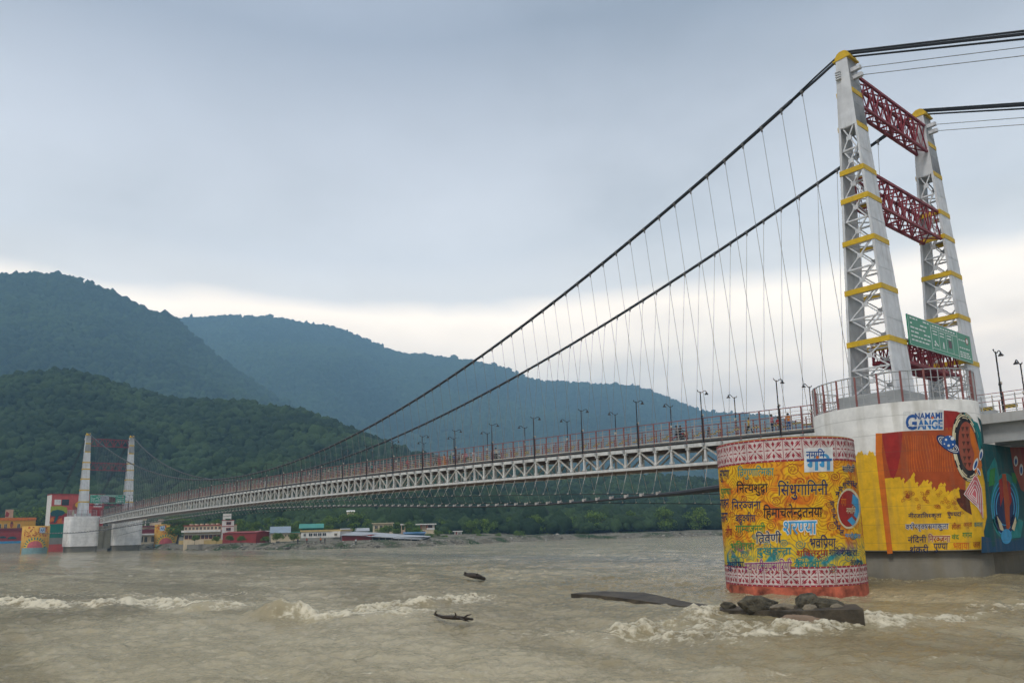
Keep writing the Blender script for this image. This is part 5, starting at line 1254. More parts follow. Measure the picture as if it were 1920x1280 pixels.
h = House('cream_villa', 'two storey cream villa with wide flat roof and red trim above the shelter', 'house', 788, 815, 1006, 981, 270)
h.wall(C_CREAM, 6, h.Z(993)); h.box('roof', C_WHITE, -1.6, h.W+.6, -.9, 6.4, h.Z(983.4), h.Z(981.4)); h.box('upper_wall', C_CREAM, h.X(790), h.W, .9, 6, h.Z(993)+.01, h.Z(983.4)-.01)
for a in (788.5, 799.5, 812): h.box('column', C_WHITE if a > 800 else C_RED, h.X(a), h.X(a+2), -.1, .25, h.Z(993)+.01, h.Z(983.4)-.01)
h.box('terrace_rail', C_WHITE, h.X(800), h.W, -.2, -.11, h.Z(993)+.01, h.Z(989.6)); h.win(h.X(803), h.X(810), h.Z(989), h.Z(984.6), C_RED, .9); h.win(h.X(790), h.X(797), h.Z(1001), h.Z(995.5), C_RED)
h = House('white_cabin', 'small white cabin with red pillar standing alone among trees at the right', 'house', 852, 866, 1011, 994.5, 272)
h.wall(C_WHITE, 5, h.Z(996.4)); h.box('roof', C_WHITE, -.6, h.W+.3, -.6, 5.3, h.Z(996.4), h.Z(994.8)); h.box('pillar', C_RED, h.X(855), h.X(857), -.15, -.003, h.Z(1008), h.Z(996.5)); h.win(h.X(859.5), h.X(863.5), h.Z(1004), h.Z(999))
h = House('tank_tower', 'pale rooftop of a tank tower poking out of the trees behind the guesthouse', 'tower', 650, 664, 1000, 956, 300)
for a, c in ((0.3, 0.3), (h.W-.7, .3), (.3, 2.3), (h.W-.7, 2.3)): h.box('leg', C_STONE, a, a+.4, c, c+.4, -6, h.Z(965))
h.box('tank', conc('pale_ochre', (.5, .42, .28)), 0, h.W, 0, 3, h.Z(965), h.Z(959)); h.gable(C_WHITE, -.2, h.W+.2, -.2, 3.2, h.Z(959)+.01, h.Z(956)-h.Z(959))
# river walls and steps
def rwall(name, label, cat, pts, hgt, th, m, steps=0):
    """wall following px points at given distances on the bank"""
    r_ = None; P = [at_dist(px, py, d) for px, py, d in pts]
    r_ = thing(name, label, cat, tuple(P[0])); b = MB()
    for A, B in zip(P[:-1], P[1:]):
        A, B = Vector(A), Vector(B); d = (B-A); d.z = 0; d.normalize(); n = Vector((-d.y, d.x, 0))
        if n.dot(Vector(CO)-A) > 0: n = -n
        for k in range(max(1, steps)):
            z1 = A.z+hgt*(k+1)/max(1, steps); o = n*(k*.8); e_ = 0 if not steps else .0
            b.prism([(A+o)[:2], (B+o)[:2], (B+o+n*(th if not steps else .82))[:2], (A+o+n*(th if not steps else .82))[:2]], A.z-3, z1+k*.002)
    b.build('masonry', m, r_); return r_
rwall('river_wall', 'long grey stone river wall between the right drum and the gravel beach', 'wall', [(318, 1029, 291), (380, 1029, 262), (447, 1028, 250)], 1.5, 1.5, C_STONE)
rwall('garden_wall', 'low ochre terrace wall below the long cream lodge', 'wall', [(335, 1018, 288), (400, 1017, 266), (476, 1014, 254)], .9, .5, conc('ochre', (.46, .34, .14)))
rwall('river_steps', 'grey riverside steps below the yellow building at the far left', 'steps', [(-40, 1031, 347), (38, 1031, 343)], 2.2, 1, C_STONE, 4)
rwall('river_wall', 'short grey river wall behind the distant pier', 'wall', [(86, 1026, 331), (140, 1026, 326), (262, 1026, 322)], 1.6, 1.2, C_STONE)

# ================================================================== TREES ON THE FAR BANK
MTREE = foliage_mat('tree_foliage', (.10, .18, .036))
def tree_proto(seed, hgt, wid, kind):
    r = np.random.default_rng(seed); root = thing('tree', 'tree', 'tree', (0, 0, 0))
    b = MB(); b.tube([(0, 0, -1.5), (.05*wid, 0, hgt*.2), (-.03*wid, .04*wid, hgt*.45), (0, 0, hgt*.8)], [hgt*.035, hgt*.028, hgt*.018, hgt*.006], 7)
    for k in range(6):
        a = r.uniform(0, 6.28); z = hgt*r.uniform(.25, .55); L_ = wid*r.uniform(.25, .42); b.tube([(0, 0, z), (math.cos(a)*L_*.5, math.sin(a)*L_*.5, z+hgt*.1), (math.cos(a)*L_, math.sin(a)*L_, z+hgt*.2)], [hgt*.014, hgt*.009, hgt*.004], 5)
    b.build('trunk', mat('bark', (.07, .055, .04), .95, .3, 3., .4), root, False)
    # leaf clumps: many small leaf-sized faces through several lobes
    nl = 13 if kind != 'palm' else 0; V = []; T_ = []; n = 0
    if kind != 'palm':
        cen = []
        for k in range(nl):
            a = r.uniform(0, 6.28); q = r.uniform(0, 1)**.6; z = r.uniform(.30, .92); env = math.sin(math.pi*min(1, max(0, (z-.18)/.86)))**.7
            cen.append((math.cos(a)*wid*.42*q*env, math.sin(a)*wid*.42*q*env, hgt*z, wid*r.uniform(.15, .25)))
        for cx, cy, cz, cr in cen:
            m = 130; d = r.normal(size=(m, 3)); d /= np.linalg.norm(d, axis=1)[:, None]; p = np.array([cx, cy, cz])+d*cr*r.uniform(.55, 1.08, (m, 1))*np.array([1, 1, .8])
            u = r.normal(size=(m, 3)); u /= np.linalg.norm(u, axis=1)[:, None]; w = np.cross(u, d+r.normal(size=(m, 3))*.5); w /= np.linalg.norm(w, axis=1)[:, None]+1e-9
            s = (wid*.030*r.uniform(.6, 1.5, m))[:, None]
            V.append(np.stack([p-u*s, p+w*s*.7, p+u*s, p-w*s*.7], 1).reshape(-1, 3)); T_.append(np.repeat(np.clip(r.normal(.5, .22, m)+r.normal()*.12, 0, 1), 4))
    else:
        for k in range(16):
            a = r.uniform(0, 6.28); up = r.uniform(-.1, .7); L_ = wid*.5
            for j in range(8):
                t = j/8; p0 = np.array([math.cos(a)*L_*t, math.sin(a)*L_*t, hgt*.85+L_*(up*t-.9*t*t)]); t2 = (j+1)/8; p1 = np.array([math.cos(a)*L_*t2, math.sin(a)*L_*t2, hgt*.85+L_*(up*t2-.9*t2*t2)])
                sd_ = np.array([-math.sin(a), math.cos(a), 0])*wid*.05*(1-t*.7)
                V.append(np.stack([p0-sd_, p0+sd_, p1+sd_*.8, p1-sd_*.8])); T_.append(np.full(4, r.uniform(.3, .7)))
    V = np.concatenate(V); o = np_mesh('crown', V, np.arange(len(V)).reshape(-1, 4), MTREE, smooth=False, parent=root)
    o.data.attributes.new('tint', 'FLOAT', 'POINT').data.foreach_set('value', np.concatenate(T_).astype(np.float32))
    return root
PROT = {}
def plant(px, py_base, py_top, dist, kind, label, cat='tree', group='trees along the far bank', wide=1.):
    A = at_dist(px, py_base, dist); H_ = at_dist(px, py_top, dist)[2]-A[2]
    kinds = dict(broad=(1, 10, 10, 'broad'), broad2=(2, 10, 9, 'broad'), tall=(3, 12, 7, 'broad'), bush=(4, 4, 6, 'broad'), palm=(5, 8, 6, 'palm'))
    if kind not in PROT: o = PROT[kind] = tree_proto(*kinds[kind])
    else: o = copy_tree(PROT[kind])
    o.name = {'palm': 'palm_tree', 'bush': 'bush'}.get(kind, 'tree'); s_ = H_/(kinds[kind][1]); o.scale = (s_*wide, s_*wide, s_); o.location = tuple(A); o.rotation_euler.z = random.uniform(0, 6.28)
    tag(o, label, cat, group)
for a in ((332, 1012, 966, 300, 'broad', 'large dark green tree just right of the painted drum at the distant pier', 'tree', 'trees along the far bank', 1.25),
          (352, 1004, 972, 302, 'broad2', 'rounded tree rising behind the left end of the long cream lodge'),
          (400, 1003, 974, 300, 'broad', 'tree behind the roof of the long cream lodge, left of the white tower'),
          (452, 1005, 972, 285, 'broad2', 'leafy tree directly right of the white tower house'),
          (478, 1006, 978, 280, 'broad', 'wide tree behind the long low red shed'),
          (500, 1003, 968, 290, 'tall', 'tall tree behind the small white hut'),
          (528, 1004, 970, 290, 'broad', 'tree behind the gable roof of the cream hall'),
          (553, 1006, 976, 286, 'broad2', 'tree left of the green roofed house'),
          (621, 1005, 968, 288, 'broad', 'tree right of the green roofed house'),
          (642, 1003, 962, 292, 'tall', 'tall slim tree left of the pale tank tower'),
          (668, 1003, 960, 296, 'broad', 'dark tree right of the pale tank tower'),
          (690, 1002, 972, 290, 'broad2', 'tree left of the weathered ochre house'),
          (745, 1003, 979, 285, 'broad', 'bushy tree right of the weathered ochre house'),
          (775, 1004, 980, 284, 'broad2', 'tree close behind the bright blue shelter'),
          (830, 1008, 975, 284, 'broad', 'tree right of the cream villa'),
          (843, 1010, 991, 276, 'palm', 'small palm left of the white cabin'),
          (884, 1012, 975, 278, 'broad', 'broad tree right of the white cabin'),
          (915, 1012, 972, 284, 'broad2', 'broad light green tree farther right along the bank'),
          (955, 1012, 968, 290, 'tall', 'tall tree on the open bank right of all the houses'),
          (1005, 1010, 966, 296, 'broad', 'wide tree under the thickest part of the sagging clamp cable'),
          (1060, 1008, 962, 302, 'broad2', 'dense tree on the bank under the middle of the clamp cable'),
          (1120, 1006, 958, 306, 'broad', 'dense tree on the bank under the right half of the clamp cable'),
          (1185, 1004, 956, 308, 'tall', 'tall bank tree left of the near painted drum'),
          (1250, 1003, 952, 310, 'broad', 'large bank tree a little left of the near painted drum'),
          (1310, 1002, 950, 310, 'broad2', 'large bank tree touching the left outline of the near painted drum'),
          (38, 1012, 958, 372, 'broad', 'dark tree behind the yellow riverside building'),
          (66, 1010, 950, 366, 'broad2', 'dark tree between the yellow building and the coral building'),
          (215, 1012, 968, 345, 'broad', 'dark tree behind the distant pier'),
          (254, 1010, 970, 350, 'broad2', 'dark tree behind the cream house with maroon balconies'),
          (551, 1016, 1001, 238, 'bush', 'green bush left of the large white guesthouse', 'bush', 'bushes by the houses'),
          (720, 1002, 990, 268, 'bush', 'green bush below the ochre house', 'bush', 'bushes by the houses'),
          (744, 1003, 992, 266, 'bush', 'green bush left of the bright blue shelter', 'bush', 'bushes by the houses'),
          (806, 1014, 1001, 252, 'bush', 'green bush in front of the cream villa', 'bush', 'bushes by the houses'),
          (833, 1016, 1004, 250, 'bush', 'green bush left of the white cabin', 'bush', 'bushes by the houses'),
          (875, 1015, 1004, 262, 'bush', 'green bush right of the white cabin', 'bush', 'bushes by the houses'),
          (470, 1012, 988, 262, 'broad2', 'small tree standing against the right end of the red shed', 'tree'),
          (520, 1016, 1000, 243, 'bush', 'dark bush in front of the cream hall', 'bush', 'bushes by the houses'),
          (660, 1000, 981, 256, 'broad', 'light green tree behind the roof of the riverside shed'),
          (712, 1006, 988, 262, 'broad2', 'leafy tree hiding the lower left of the ochre house'),
          (728, 1004, 986, 268, 'bush', 'broad bush under the windows of the ochre house', 'bush', 'bushes by the houses'),
          (765, 1002, 978, 276, 'broad', 'light green tree between the tiny pavilion and the cream villa'),
          (783, 1008, 990, 262, 'bush', 'bush against the left wall of the cream villa', 'bush', 'bushes by the houses'),
          (820, 1012, 992, 258, 'broad2', 'small leafy tree at the right wall of the cream villa'),
          (862, 1017, 1006, 256, 'bush', 'low bush in front of the white cabin', 'bush', 'bushes by the houses'),
          (900, 1017, 1000, 262, 'broad', 'light green tree at the beach right of the white cabin'),
          (935, 1016, 998, 270, 'broad2', 'low tree at the beach under the clamp cable'),
          (975, 1014, 996, 282, 'bush', 'wide bush at the open beach right of the houses', 'bush', 'bushes by the houses'),
          (1030, 1012, 990, 294, 'broad', 'low tree at the waterline right of the open beach'),
          (1090, 1010, 990, 300, 'bush', 'wide bush at the waterline in the middle of the wooded bank', 'bush', 'bushes by the houses'),
          (602, 1000, 976, 274, 'broad2', 'tree squeezed behind the right end of the green roof', 'tree'),
          (365, 1016, 1004, 262, 'bush', 'bush at the foot of the long cream lodge', 'bush', 'bushes by the houses'),
          (405, 1017, 1006, 254, 'bush', 'bush before the right end of the long cream lodge', 'bush', 'bushes by the houses'),
          (432, 1016, 1004, 252, 'bush', 'small bush in front of the red shed near the white tower house', 'bush', 'bushes by the houses'),
          (452, 1017, 1005, 250, 'bush', 'small bush in front of the middle of the red shed', 'bush', 'bushes by the houses'),
          (498, 1018, 1006, 244, 'bush', 'pale bush in front of the small white hut', 'bush', 'bushes by the houses')):
    plant(*a)

# ================================================================== SLAB, ROCKS, DRIFTWOOD IN THE RIVER
WETC = mat('wet_concrete', (.060, .047, .031), .6, .7, 1.3, .9, fine=8., spec=.3)
ROCKM = mat('river_rock', (.075, .064, .042), .85, .75, 3.2, 1., fine=12.); PALER = mat('pale_river_rock', (.20, .165, .115), .75, .4, 2.2, .8, fine=8.)
def slab(name, label, cat, top, th, m):
    """irregular slab whose top outline is given in world xy+z"""
    r_ = thing(name, label, cat, tuple(top[0])); P = []
    for a, c in zip(top, top[1:]+top[:1]):
        for k in range(5):
            t = k/5; P.append(tuple(np.array(a)*(1-t)+np.array(c)*t+np.array([random.uniform(-.02, .02), random.uniform(-.02, .02), random.uniform(-.012, .012)])))
    b = MB(); n = len(P); b.loft([[(x, y, z-th) for x, y, z in P], P]); b.build('slab_body', m, r_); return r_
w = lambda px, py, z: tuple(at_plane(px, py, 2, z))
slab('concrete_slab', 'thick dark broken concrete slab lying in the rapids before the painted drum', 'slab', [w(1350, 1143, .22), w(1440, 1145, .40), w(1530, 1144, .58), w(1620, 1141, .76), w(1604, 1132, .76), w(1470, 1134, .46), w(1350, 1136, .22)], 1.6, WETC)
slab('concrete_slab', 'thin tilted dark slab tip pointing left, half drowned by the brown water', 'slab', [w(1070, 1112, .26), w(1120, 1115, .24), w(1170, 1121, .20), w(1240, 1131, .14), w(1300, 1138, .10), w(1362, 1142, .10), w(1360, 1137, .10), w(1290, 1128, .16), w(1240, 1117, .24), w(1208, 1110, .30), w(1130, 1107, .28)], .7, WETC)
def rock(px0, px1, py0, py1, z, label, m, seed, dz=0):
    A = np.array(w(px0, py1, z)); B = np.array(w(px1, py1, z)); C_ = (A+B)/2; dist = math.hypot(C_[0]-CO[0], C_[1]-CO[1]); W_ = np.linalg.norm(B-A); H_ = (py1-py0)/F_PX*dist*1.05
    bm = bmesh.new(); bmesh.ops.create_icosphere(bm, subdivisions=4, radius=1); r = np.random.default_rng(seed)
    v = np.array([p.co[:] for p in bm.verts]); f = np.array([[q.index for q in p.verts] for p in bm.faces]); bm.free()
    d = r.normal(size=(24, 3)); d /= np.linalg.norm(d, axis=1)[:, None]; lim = r.uniform(.62, .92, 24); k = v@d.T; sc = np.min(np.where(k > .2, lim/np.maximum(k, .2), 9), axis=1); v = v*np.minimum(sc, 1.)[:, None]
    v = v+(fbm(v[:, 0]*2.2+seed, v[:, 1]*2.2+v[:, 2]*1.7, seed, 5, .7)*.30)[:, None]*v
    v = v*np.array([W_*.56, W_*.40, H_*.74])+np.array([0, 0, H_*.2]); e = (B-A)/W_; a = math.atan2(e[1], e[0])
    t = thing('river_rock', label, 'rock', tuple(C_), a, 'rocks round the broken slab'); np_mesh('stone', v, f, m, False, t)
rock(1378, 1468, 1116, 1140, .40, 'big dark rough rock on the left part of the slab', ROCKM, 3); rock(1490, 1536, 1110, 1139, .52, 'dark upright rock on the middle of the slab', ROCKM, 5); rock(1516, 1582, 1119, 1139, .58, 'dark sloping rock on the right part of the slab', ROCKM, 8)
rock(1352, 1380, 1127, 1139, .28, 'small dark rock at the left end of the slab', ROCKM, 11); rock(1446, 1494, 1130, 1142, .44, 'pale smooth rock between the two dark rocks', PALER, 13); rock(1503, 1534, 1131, 1143, .52, 'tan rounded rock below the upright dark rock', PALER, 15); rock(1558, 1584, 1130, 1141, .60, 'small pale rock at the right end of the slab', PALER, 17)
rock(1462, 1536, 1149, 1172, .15, 'brown boulder in the foam in front of the slab', mat('brown_boulder', (.20, .135, .085), .7, .3, 1.3, .5, fine=6.), 19); rock(1518, 1552, 1159, 1174, .10, 'small brown boulder touching the slab in the foam', mat('brown_boulder', (.20, .135, .085), .7, .3, 1.3, .5, fine=6.), 23)
rock(1758, 1800, 1070, 1084, .02, 'low brown rock at the foot of the near pier', PALER, 27); rock(1728, 1750, 1078, 1086, .02, 'small dark rock at the foot of the near pier', ROCKM, 29)
WOODM = mat('wet_wood', (.045, .030, .020), .6, .3, 3., .4)
def drift(label, pts, rad, twigs):
    P = [Vector(w(px, py, z)) for px, py, z in pts]; t = thing('driftwood', label, 'driftwood', tuple(P[0]), 0, 'driftwood in the river')
    b = MB(); b.tube(P, [rad*(1-.5*abs(2*i/(len(P)-1)-1)) for i in range(len(P))], 7); b.build('log', WOODM, t, smooth=True)
    for q in twigs:
        b = MB(); b.tube([Vector(w(*p)) for p in q], [rad*.45, rad*.35, rad*.15][:len(q)], 5); b.build('branch', WOODM, t)
drift('dark curved log floating above the rapids in mid river', [(872, 1076, .25), (884, 1078, .42), (896, 1080, .40), (908, 1084, .10)], .26, [[(876, 1076, .3), (872, 1073, .5)]])
drift('tangled branches sticking out of the rapids', [(815, 1151, .2), (830, 1156, .22), (850, 1157, .25), (868, 1158, .22), (886, 1160, .1)], .10,
      [[(818, 1152, .2), (816, 1148, .45), (819, 1145, .6)], [(850, 1157, .25), (855, 1152, .5), (853, 1148, .7)], [(868, 1158, .2), (876, 1153, .5), (884, 1151, .5)], [(860, 1157, .2), (872, 1162, .3), (880, 1164, .1)]])

# stones and boulders strewn over the gravel beach (one mass, too many to count)
r_ = np.random.default_rng(77); n_ = 2200
a_ = r_.uniform(-87, -22, n_); t_ = 1.0+np.abs(r_.normal(size=n_))*6.; x_, y_ = polar(a_, shore(a_)+t_); z_ = ground_z(a_, shore(a_)+t_); rr_s = .15*np.exp(np.abs(r_.normal(size=n_))*.55)
so_ = forest('bank_stones', np.stack([x_, y_, z_], -1), rr_s, rr_s*r_.uniform(.5, 1., n_), r_.uniform(0, 1, n_), 1, MF3, seed=7)
def stone_mat():
    m = bpy.data.materials.new('bank_stone'); m.use_nodes = True; t = NT(m.node_tree); b = t.n['Principled BSDF']; b.inputs['Roughness'].default_value = .9
    at = t.add('ShaderNodeAttribute'); at.attribute_name = 'tint'; t.link(t.ramp(at.outputs['Fac'], [(0, (.05, .045, .035)), (.6, (.17, .155, .125)), (1, (.34, .32, .28))]), b.inputs['Base Color']); return m
so_.data.materials[0] = stone_mat()

# ================================================================== PEOPLE AND MOTORBIKES
SKIN = mat('skin', (.20, .10, .06), .6, .05, 5.); HAIR = mat('hair', (.012, .010, .009), .6, .1, 9.)
CL = dict(white=(.62, .62, .60), pink=(.50, .16, .20), yellow=(.58, .36, .03), red=(.38, .03, .03), orange=(.55, .17, .02), blue=(.04, .10, .30), black=(.02, .02, .022), navy=(.02, .03, .07), grey=(.16, .16, .17), green=(.03, .14, .06), brown=(.10, .06, .035), cream=(.5, .44, .33), teal=(.02, .2, .2))
def cloth(c): return mat('cloth_'+c, CL[c], .9, .12, 6., .1)
def skin_body(J, E_, root=0):
    """J joint -> (x,y,z,radius); one continuous surface"""
    names = list(J); me = bpy.data.meshes.new('person'); me.from_pydata([J[k][:3] for k in names], [(names.index(a), names.index(b)) for a, b in E_], [])
    o = bpy.data.objects.new('person', me); COL.objects.link(o); o.modifiers.new('skin', 'SKIN'); 
    for i, k in enumerate(names):
        sv = me.skin_vertices[0].data[i]; r = J[k][3]; sv.radius = (r, r) if not isinstance(r, tuple) else r; sv.use_root = (k == names[root])
    o.modifiers.new('sub', 'SUBSURF').levels = 1; o.modifiers['sub'].render_levels = 1
    dg = bpy.context.evaluated_depsgraph_get(); out = bpy.data.meshes.new_from_object(o.evaluated_get(dg)); bpy.data.objects.remove(o); bpy.data.meshes.remove(me); return out
BODY_E = [('pel', 'bel'), ('bel', 'che'), ('che', 'nek'), ('nek', 'jaw'), ('jaw', 'hed'), ('hed', 'top'), ('che', 'shl'), ('che', 'shr'), ('shl', 'ell'), ('ell', 'wrl'), ('wrl', 'hal'), ('shr', 'elr'), ('elr', 'wrr'), ('wrr', 'har'),
          ('pel', 'hil'), ('pel', 'hir'), ('hil', 'knl'), ('knl', 'anl'), ('anl', 'tol'), ('hir', 'knr'), ('knr', 'anr'), ('anr', 'tor')]
def standing(stride, arm):
    J = dict(pel=(0, 0, .93, .13), bel=(0, 0, 1.08, .125), che=(0, 0, 1.30, .145), nek=(0, 0, 1.47, .055), jaw=(.02, 0, 1.55, .07), hed=(.01, 0, 1.63, .09), top=(0, 0, 1.70, .06))
    for s, k in ((1, 'l'), (-1, 'r')):
        f = stride*s; g = -arm*s
        J.update({'sh'+k: (0, s*.18, 1.40, .065), 'el'+k: (g*.12-.02, s*.23, 1.13, .047), 'wr'+k: (g*.3+.06, s*.22, .89, .036), 'ha'+k: (g*.33+.08, s*.21, .81, .032),
                  'hi'+k: (0, s*.09, .88, .10), 'kn'+k: (f*.2+.03, s*.09, .48, .062), 'an'+k: (f*.38-.03*abs(f), s*.09, .085+.04*(f < 0), .042), 'to'+k: (f*.38+.13, s*.1, .04+.02*(f < 0), .035)})
    return J
def seated(lean, zseat=.80):
    z = zseat; J = dict(pel=(0, 0, z+.08, .13), bel=(.03, 0, z+.24, .125), che=(lean*.5, 0, z+.46, .145), nek=(lean*.7, 0, z+.63, .055), jaw=(lean*.75+.02, 0, z+.71, .07), hed=(lean*.75, 0, z+.79, .09), top=(lean*.74, 0, z+.86, .06))
    for s, k in ((1, 'l'), (-1, 'r')):
        J.update({'sh'+k: (lean*.55, s*.18, z+.56, .065), 'el'+k: (lean*.55+.17, s*.26, z+.34, .047), 'wr'+k: (lean*.55+.38, s*.27, z+.28, .036), 'ha'+k: (lean*.55+.45, s*.27, z+.28, .032),
                  'hi'+k: (.02, s*.1, z+.05, .10), 'kn'+k: (.40, s*.17, z-.02, .062), 'an'+k: (.22, s*.16, z-.42, .042), 'to'+k: (.36, s*.17, z-.45, .035)})
    return J
PB = {}
def person(label, pose, top, legs, loc, rz, sc=1., robe=False, hairc=None, group='people on the bridge'):
    if pose not in PB:
        J = dict(walk=lambda: standing(1., 1.), stand=lambda: standing(.12, .1), walk2=lambda: standing(-.7, -.8), ride=lambda: seated(.18), pillion=lambda: seated(.05))[pose]()
        me = skin_body(J, BODY_E); zt = J['nek'][2]-.03; zp = J['pel'][2]+.02; wz = J['ell'][2]-.02
        me.materials.clear(); [me.materials.append(m) for m in (SKIN, cloth('white'), cloth('navy'))]
        for p in me.polygons:
            c = p.center; arm = abs(c.y) > .195 and c.z < wz and 'walk stand walk2'.find(pose) >= 0
            low = c.z < zp and abs(c.y) < (.195 if pose in ('walk', 'stand', 'walk2') else .24)
            p.material_index = 0 if c.z > zt or arm or (c.z < .07 and pose in ('walk', 'stand', 'walk2')) else (2 if low else 1); p.use_smooth = True
        hb = MB(); hx, hz_ = J['hed'][0], J['hed'][2]
        for (a, c, r) in ((-.018, .02, .105),): 
            rings = [[(hx+a+r*math.cos(t)*q, r*.92*math.sin(t)*q, hz_+c+zq) for t in np.linspace(0, 6.283, 13)[:-1]] for q, zq in ((.86, -.05), (1., .0), (.92, .05), (.6, .09), (.2, .108))]
            rings[0] = [(min(x, hx+.02), y, z) for x, y, z in rings[0]]
        hb.loft(rings); PB[pose] = (me, hb)
    me, hb = PB[pose]; o = bpy.data.objects.new('person', me); COL.objects.link(o); o.location = loc; o.rotation_euler.z = rz; o.scale = (sc, sc, sc)
    for i, m in ((1, cloth(top)), (2, cloth(legs))): o.material_slots[i].link = 'OBJECT'; o.material_slots[i].material = m
    ORG[o.name] = Vector((0, 0, 0)); hb.build('hair', hairc or HAIR, o, False, smooth=True)
    if robe and pose in ('walk', 'stand', 'walk2'):
        b = MB(); b.loft([[(rx*math.cos(t), ry*math.sin(t), z) for t in np.linspace(0, 6.283, 15)[:-1]] for z, rx, ry in ((.16, .26, .24), (.55, .22, .21), (.95, .165, .18), (1.05, .15, .165))]); b.build('skirt', cloth(top), o, False, smooth=True)
    return tag(o, label, 'person', group)
def on_deck(px, y=-1.7):
    x = at_plane(px, 800 if px > 1200 else 860, 1, y)[0]
    for _ in range(6):
        # refine the row with the deck height there
        lo, hi = 700., 1000.
        for _ in range(30):
            m_ = (lo+hi)/2
            if at_plane(px, m_, 1, y)[2] > zd(x): lo = m_
            else: hi = m_
        x = at_plane(px, lo, 1, y)[0]
    return (x, y, zd(x))
for px, y, pose, top, legs, robe, rz, lab in (
    (1406, -1.6, 'walk', 'yellow', 'black', False, 180, 'person in yellow top and black trousers walking near the railing, second panel group from the pier'),
    (1449, -1.8, 'stand', 'pink', 'navy', False, 60, 'person in pink top and navy trousers beside the lamp post nearest the tower'),
    (1461, -.3, 'walk2', 'red', 'grey', False, 0, 'person in red top walking just right of the lamp post nearest the tower'),
    (1480, -1.5, 'stand', 'orange', 'blue', False, 120, 'person in orange top and blue trousers closest to the near pier'),
    (1330, 1.6, 'walk', 'black', 'grey', False, 180, 'person in black on the far lane right of the motorbike'),
    (816, -1.6, 'walk', 'black', 'black', False, 0, 'person all in black at the left end of the crowd on the deck'),
    (824, -.2, 'walk2', 'red', 'red', True, 180, 'person in long red dress at the left of the crowd on the deck'),
    (833, -1.7, 'walk', 'orange', 'orange', True, 0, 'person in long orange dress, left of the middle lamp post in the crowd'),
    (839, -.4, 'stand', 'white', 'brown', False, 200, 'person in white shirt and brown trousers among the crowd on the deck'),
    (846, -1.6, 'walk2', 'green', 'black', False, 180, 'person in green shirt left of the lamp post in the crowd'),
    (852, -.2, 'walk', 'blue', 'navy', False, 0, 'person in blue shirt right behind the lamp post in the crowd'),
    (861, -1.7, 'walk', 'grey', 'black', False, 180, 'person in grey shirt right of the lamp post in the crowd'),
    (868, -.3, 'stand', 'cream', 'grey', False, 40, 'person in cream shirt near the right end of the crowd on the deck'),
    (873, -1.6, 'walk2', 'pink', 'black', False, 180, 'person in pink shirt at the right end of the crowd on the deck'),
    (889, -1.5, 'walk', 'white', 'white', True, 0, 'person in long white robe walking alone right of the crowd'),
    (697, -1.6, 'walk', 'teal', 'black', False, 180, 'person in teal shirt on the deck at the foot of the far hanger fan'),
    (764, -1.6, 'walk2', 'red', 'navy', False, 0, 'person in red shirt walking alone left of the crowd'),
    (618, -1.6, 'stand', 'brown', 'black', False, 90, 'person in brown leaning by the railing on the far half of the deck'),
    (498, -1.8, 'stand', 'white', 'white', True, 90, 'person in white standing at mid span by the near railing')):
    person(lab if len(lab.split()) <= 16 else ' '.join(lab.split()[:14]), pose, top, legs, on_deck(px, y), R(rz), 1., robe)
for px, py, d, top, lab in ((558, 1026, 229, 'navy', 'tiny person in dark clothes on the beach left of the white guesthouse'), (575, 1026, 228, 'red', 'tiny person in red on the beach before the white guesthouse'), (601, 1027, 226, 'orange', 'tiny person in orange on the beach before the white guesthouse'), (609, 1028, 225, 'black', 'tiny person in black at the water before the white guesthouse'), (667, 1027, 221, 'white', 'tiny person in white on the beach before the red shed wall')):
    A = at_dist(px, py, d); az_ = math.degrees(math.atan2(A[0]-CO[0], A[1]-CO[1])); person(lab, 'stand', top, 'black', (A[0], A[1], float(ground_z(az_, d))), R(random.uniform(0, 360)), 1., False, None, 'people on the beach')
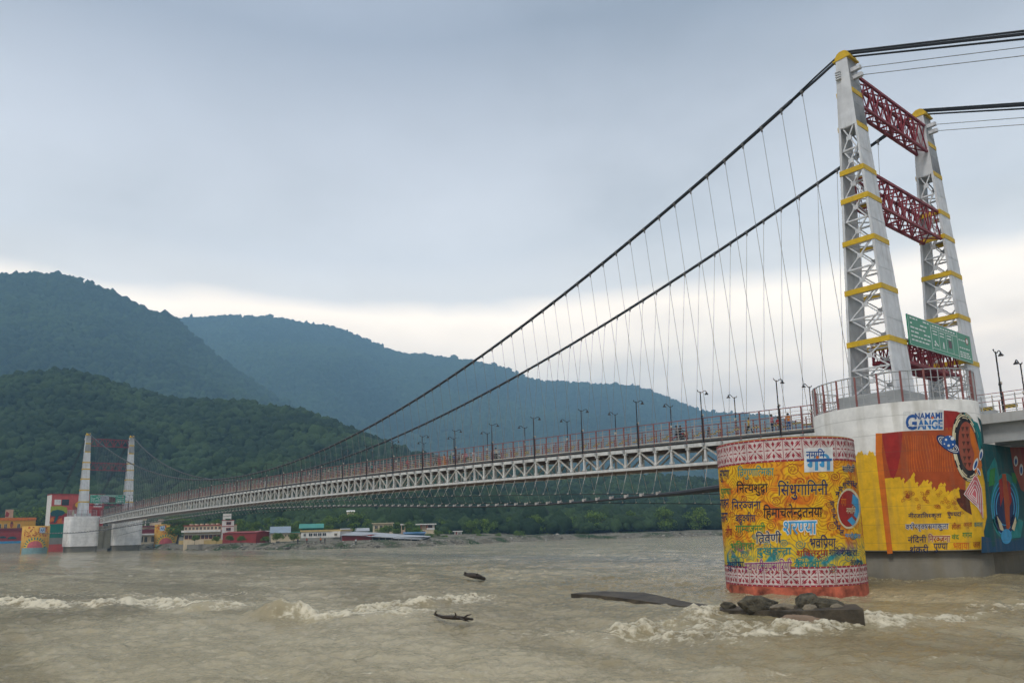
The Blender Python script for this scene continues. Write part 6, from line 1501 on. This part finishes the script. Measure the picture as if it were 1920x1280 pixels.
def motorbike(label, loc, rz, col):
    r = thing('motorbike', label, 'motorbike', loc, rz, 'motorbikes on the bridge'); blk = mat('tyre_rubber', (.02, .02, .02), .85, .1, 5.); pm = mat('bike_paint_'+col, CL[col], .3, .05, 5., spec=.5)
    for x in (-.62, .62):
        rings = [[(x+(.30+.05*math.cos(q))*math.cos(t), .05*math.sin(q), .30+(.30-.05+.05*math.cos(q))*math.sin(t)-.0) if False else (x+(.25+.05*math.cos(q))*math.cos(t), .05*math.sin(q), .30+(.25+.05*math.cos(q))*math.sin(t)) for q in np.linspace(0, 6.283, 9)[:-1]] for t in np.linspace(0, 6.283, 21)]
        b = MB(); b.loft(rings, cap=False); w_ = b.build('wheel', blk, r, False, smooth=True)
        b = MB(); b.tube([(x, -.03, .30), (x, .03, .30)], .06, 8)
        for k in range(5): b.bar((x, 0, .3), (x+.21*math.cos(k*1.257), 0, .3+.21*math.sin(k*1.257)), .03)
        b.build('rim', GREYST, w_, False)
    b = MB(); b.bar((-.62, 0, .30), (.05, 0, .32), .07); b.bar((.05, 0, .32), (.40, 0, .75), .07); b.bar((.62, .0, .30), (.40, 0, .95), .06); b.bar((-.35, 0, .66), (.4, 0, .75), .07); b.bar((-.62, 0, .30), (-.35, 0, .66), .06); b.box(-.15, .2, -.12, .12, .26, .56); b.build('frame', BLACK, r, False)
    b = MB(); b.loft([[(x, y*w_, z) for y, z in ((-.13, .74), (-.10, .90), (.10, .90), (.13, .74))] for x, w_ in ((.02, .8), (.2, 1.1), (.38, .6))]); b.build('fuel_tank', pm, r, False, bevel=.02)
    b = MB(); b.loft([[(x, y, z+dz) for y, z in ((-.12, .70), (-.12, .78), (.12, .78), (.12, .70))] for x, dz in ((-.72, .08), (-.3, .02), (.02, .0))]); b.build('seat', BLACK, r, False, bevel=.02)
    b = MB(); b.tube([(.38, -.33, 1.05), (.42, -.1, .98), (.42, .1, .98), (.38, .33, 1.05)], .018, 6); b.build('handlebar', BLACK, r, False)
    b = MB(); b.tube([(.46, 0, .88), (.58, 0, .88)], [.06, .10], 10); b.build('headlight', CREAM, r, False)
    b = MB(); b.tube([(.86, 0, .55), (.66, 0, .64), (.45, 0, .6)], .05, 6); b.tube([(-.95, 0, .52), (-.72, 0, .62), (-.5, 0, .58)], .06, 6); b.build('mudguard', pm, r, False)
    b = MB(); b.tube([(.0, -.14, .30), (-.4, -.16, .30), (-.8, -.16, .36)], .04, 7); b.build('exhaust', GREYST, r, False)
    return r
for px, rz, col, rt, pt, lab in ((1277, 0, 'red', 'black', 'grey', 'red motorbike with two riders'), (930, 180, 'white', 'cream', None, 'white motorbike with one rider right of the crowd')):
    L_ = on_deck(px, -1.7); L_ = (L_[0], L_[1], L_[2]+.01); motorbike(lab, L_, R(rz), col); dx = -1 if rz else 1
    person(f'person in {rt} steering the {col} motorbike', 'ride', rt, 'navy', (L_[0]-dx*.12, L_[1], L_[2]), R(rz))
    if pt: person(f'person in {pt} sitting behind the rider on the {col} motorbike', 'pillion', pt, 'black', (L_[0]-dx*.52, L_[1], L_[2]+.05), R(rz))
